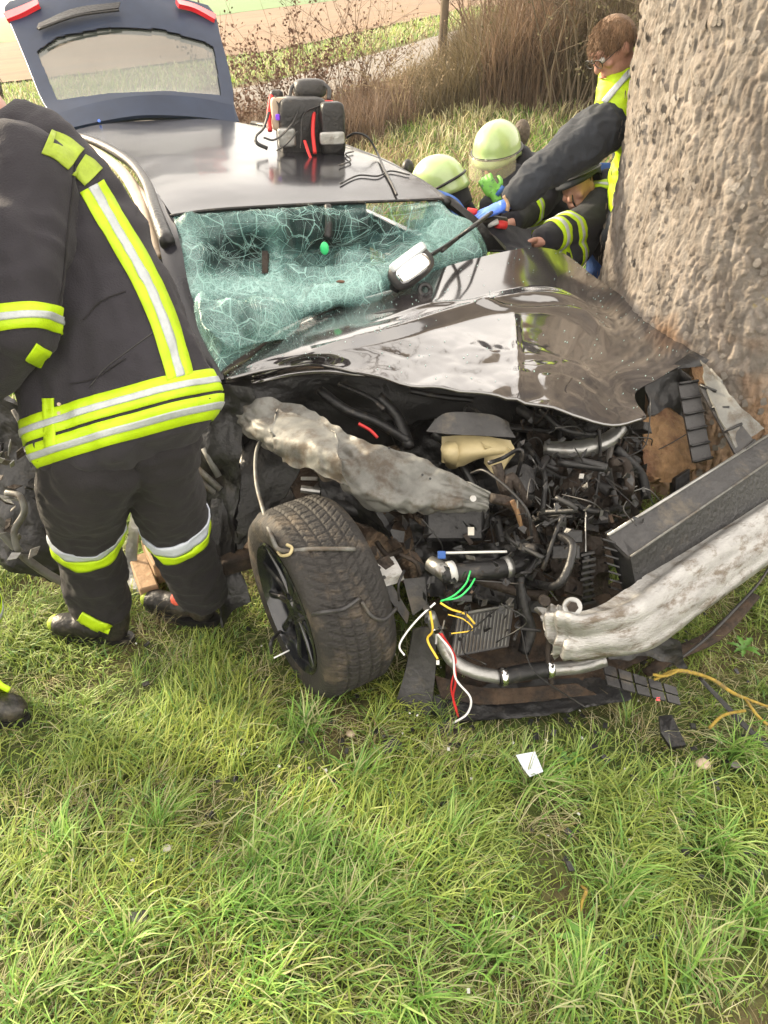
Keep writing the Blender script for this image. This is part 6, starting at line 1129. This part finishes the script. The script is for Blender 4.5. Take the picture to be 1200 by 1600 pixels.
tag(MB().ball(on_glass(532, 440, .006), np.array([.018, .010, .006]), 8, 5).build('fallen_leaf', 'dryleaf', None, True), 'little brown leaf lying on the crazed windscreen', 'leaf')
# rescue tool and red piece near the hands
tl = thing('rescue_cutter', at(775, 345, 3.55), 'red and black rescue tool held by the blue gloved hand', 'tool')
MB().tube([at(790, 345, 3.55), at(760, 345, 3.5), at(738, 352, 3.45)], [.018, .026, .02], 10).build('tool_body', 'rubber', tl, True); MB().tube([at(730, 330, 3.5), at(745, 332, 3.5)], .016, 8).build('tool_grip', 'red', tl, True); MB().tube([at(776, 350, 3.52), at(790, 352, 3.54)], .02, 10).build('tool_collar', 'red', tl, True); MB().tube([at(762, 352, 3.5), at(778, 346, 3.5)], .013, 10).build('tool_sleeve', 'white', tl, True)
bl = thing('black_blanket', at(775, 375, 3.6), 'black protective sheet draped over the door opening behind the bonnet', 'blanket')
patch('blanket_cloth', [[(748, 350, 3.5), (790, 350, 3.6), (830, 360, 3.7)], [(752, 372, 3.48), (790, 378, 3.55), (830, 384, 3.62)], [(762, 392, 3.44), (795, 392, 3.5), (835, 396, 3.56)]], 'cloth2', bl, 26, 20, .008, crum=.02, cs=12)
# wooden cribbing blocks between the firefighter's legs
def block(px, py, z, ax, h, label):
    a = nrm(ax); b = np.cross(ZUP, a); o = tag(MB().box(np.zeros(3), a * h[0], b * h[1], ZUP * h[2]).build('wooden_block', 'wood'), label, 'wooden block', 'wooden blocks under the sill'); o.location = tuple(onz(px, py, z)); return o
block(245, 868, .16, [.5, -.9, 0], (.10, .035, .03), 'upper wooden block between the trouser legs of the foreground firefighter')
block(225, 900, .08, [.45, -.9, 0], (.12, .035, .03), 'lower wooden block just above the red patched boot toe')
block(262, 890, .09, [.9, .3, 0], (.05, .035, .04), 'short wooden block touching the right trouser leg')
tag(patch('card_scrap', [[zz_(205, 800, .3), zz_(220, 815, .28)], [zz_(196, 870, .12), zz_(214, 880, .1)], [zz_(198, 925, .02), zz_(222, 930, .02)]], 'steel', None, 8, 14, .006, crum=.02, cs=14)[0], 'crumpled pale metal strip leaning beside the wooden blocks', 'metal strip')
# scraps in the grass
def scrap(name, pts, m, label, cat, th=.004, group=None, crum=.004):
    c = np.mean([onz(*p) for p in pts], 0); P = [onz(*p) - c + ZUP * random.uniform(-crum, crum) for p in pts]; o = MB().plate(P, th, ZUP).build(name, m); o.location = tuple(c); return tag(o, label, cat, group)
scrap('paper_scrap', [(806, 1181, .10), (836, 1174, .12), (849, 1204, .10), (828, 1213, .085), (818, 1200, .10)], 'whiteband', 'white torn paper scrap lying in the grass right of centre', 'paper', .0015)
scrap('plastic_shard', [(598, 1158, .05), (611, 1146, .07), (628, 1162, .06), (620, 1180, .04), (600, 1182, .04)], 'plastic', 'black plastic shard in the grass below the front wheel', 'plastic shard', .012, 'broken plastic pieces in the grass')
scrap('plastic_shard', [(668, 1130, .03), (700, 1128, .04), (728, 1138, .03), (715, 1150, .03), (680, 1148, .02)], 'plastic', 'black plastic piece under the hanging loose wires', 'plastic shard', .014, 'broken plastic pieces in the grass')
scrap('plastic_shard', [(1030, 1118, .04), (1050, 1115, .05), (1072, 1165, .03), (1048, 1168, .03), (1032, 1145, .04)], 'plastic', 'dark plastic blade standing in grass below the broken grille', 'plastic shard', .012, 'broken plastic pieces in the grass')
scrap('plastic_shard', [(590, 1210, .03), (604, 1206, .03), (606, 1222, .02), (592, 1226, .02)], 'plastic', 'tiny black chip in the grass above the pale stone', 'plastic shard', .01, 'broken plastic pieces in the grass')
scrap('plastic_shard', [(200, 1426, .03), (232, 1422, .04), (228, 1440, .03), (206, 1440, .03)], 'plastic2', 'small dark grey chip in the lower left grass', 'plastic shard', .01, 'broken plastic pieces in the grass')
for (px, py, r, m_, lb) in ((621, 1243, .020, 'paper', 'pale stone lying in grass left of the paper scrap'), (638, 1228, .012, 'paper', 'tiny pale stone beside the larger pale stone'), (548, 1146, .014, 'beige', 'small beige pebble in grass near the tyre'), (1100, 1195, .018, 'beige', 'beige pebble in the grass at the right'), (262, 1326, .012, 'paper', 'white pebble in the lower left grass'), (1150, 1195, .012, 'primer', 'grey pebble near the right edge')):
    mb = MB().ball(np.zeros(3), np.array([r * 1.3, r, r * .6]), 12, 8); V = mb.V[0]; mb.V[0] = V + .25 * r * np.stack([vnoise(V, 60, s + int(px)) for s in (1, 2, 3)], -1); o = mb.build('pebble', m_, None, True); o.location = tuple(onz(px, py, .035)); tag(o, lb, 'stone', 'pebbles in the grass')
MB_ = MB().tube([onz(585, 1118, .05), onz(586, 1140, .05), onz(584, 1168, .05)], .0035, 5); tag(MB_.build('straw_stalk', 'straw', None, True), 'single pale straw stalk standing below the wheel', 'straw')
tag(MB().tube([onz(640, 1418, .03), onz(655, 1412, .035), onz(680, 1422, .035), onz(700, 1432, .03)], [.008, .012, .010, .006], 8).build('dead_stick', 'twig', None, True), 'short dark brown stick lying in the grass below centre', 'stick')
tag(MB().tube([onz(908, 1384, .05), onz(916, 1392, .06), onz(910, 1408, .06), onz(908, 1424, .05)], [.003, .005, .004, .002], 7).build('lichened_stick', 'lichen', None, True), 'small yellow lichened stick upright in the lower right grass', 'stick')
# trim strip and lichened twig at the right edge
tag(MB().tube(P3((1092, 1058, .10), (1130, 1098, .07), (1165, 1135, .05), (1215, 1180, .03)), [.010, .014, .016, .016], 8, flat=.35).build('trim_strip', 'plastic', None, True), 'long black rubber trim strip lying in grass at the right edge', 'trim strip')
tw = thing('lichened_branch', onz(1100, 1060, .1), 'thin branch covered with yellow lichen crossing the black trim strip', 'branch'); MB().tube(P3((1022, 1062, .13), (1060, 1048, .14), (1110, 1060, .12), (1150, 1085, .10), (1215, 1110, .08)), [.004, .007, .006, .006, .004], 8, 8).build('branch', 'lichen', tw, True)
MB().tube(P3((1108, 1138, .05), (1130, 1118, .07), (1165, 1110, .09)), .0055, 6, 8).build('side_twig', 'lichen', tw, True); MB().tube(P3((1165, 1092, .1), (1185, 1120, .08), (1210, 1140, .07)), .005, 6, 8).build('side_twig', 'lichen', tw, True); MB().tube(P3((1060, 1048, .14), (1040, 1056, .15), (1020, 1054, .15)), .005, 6, 8).build('side_twig', 'lichen', tw, True)
tag(MB().tube(P3((1215, 860, .3), (1190, 905, .25), (1150, 950, .2), (1100, 1000, .12), (1045, 1042, .08)), [.004, .005, .006, .006, .004], 6, 8).build('loose_cable', 'plastic2', None, True), 'thin grey cable hanging from the beam end down to the grass', 'cable')
tag(MB().tube(P3((1010, 1052, .05), (1060, 1020, .04), (1120, 990, .04), (1180, 930, .05)), [.02, .03, .03, .02], 8, flat=.4).build('wheel_arch_scrap', 'mud', None, True), 'muddy torn liner strip on the soil below the bumper beam', 'liner strip')

# crumbs of glass and plastic
mb = MB(); V_ = HG.reshape(-1, 3)
for k in range(560):
    if k < 300: q = V_[int(random.random() ** 1.5 * len(V_) * .95)] + nrm(CAM - V_[0]) * .001
    else: q = G[random.randint(0, 109), random.randint(0, 149)] + ZUP * .004
    s = random.uniform(.0006, .0022); a = nrm(rng.normal(0, 1, 3)); b = nrm(np.cross(a, rng.normal(0, 1, 3))); mb.box(q + ZUP * s * .6, a * s, b * s * .8, np.cross(a, b) * s * .5)
mb.build('glass_crumbs', 'crackline', wsc, kind='stuff')
for m_, n_, nm in (('white', 70, 'glass_litter'), ('plastic', 260, 'plastic_litter')):
    mb = MB()
    for k in range(n_):
        x = random.gauss(.35, .55); y = random.gauss(1.6, .35); s = random.uniform(.0015, .006) * (1 if m_ == 'white' else 2.2); a = nrm(rng.normal(0, 1, 3) * [1, 1, .4]); b = nrm(np.cross(a, rng.normal(0, .3, 3) + ZUP)); mb.box([x, y, float(terr(np.array([x]), np.array([y]))[0]) + random.uniform(.02, .05)], a * s, b * s * .7, np.cross(a, b) * s * .2)
    o = mb.build(nm, m_, None, kind='stuff')
# faint low-sun air over the whole place
hz = MB(); hv = [(x, y, z) for z in (-1.2, 30.) for y in (-60., 440.) for x in (-520., 520.)]; hz.add(hv, [(0, 2, 3, 1), (4, 5, 7, 6), (0, 1, 5, 4), (2, 6, 7, 3), (0, 4, 6, 2), (1, 3, 7, 5)])
hm = bpy.data.materials.new('thin haze'); hm.use_nodes = True; hm.node_tree.nodes.clear(); pv = hm.node_tree.nodes.new('ShaderNodeVolumePrincipled'); pv.inputs['Color'].default_value = (1., .95, .86, 1); pv.inputs['Density'].default_value = .001; pv.inputs['Anisotropy'].default_value = .35
ho = hm.node_tree.nodes.new('ShaderNodeOutputMaterial'); hm.node_tree.links.new(pv.outputs[0], ho.inputs['Volume'])
hz.build('haze', hm, None, kind='stuff')
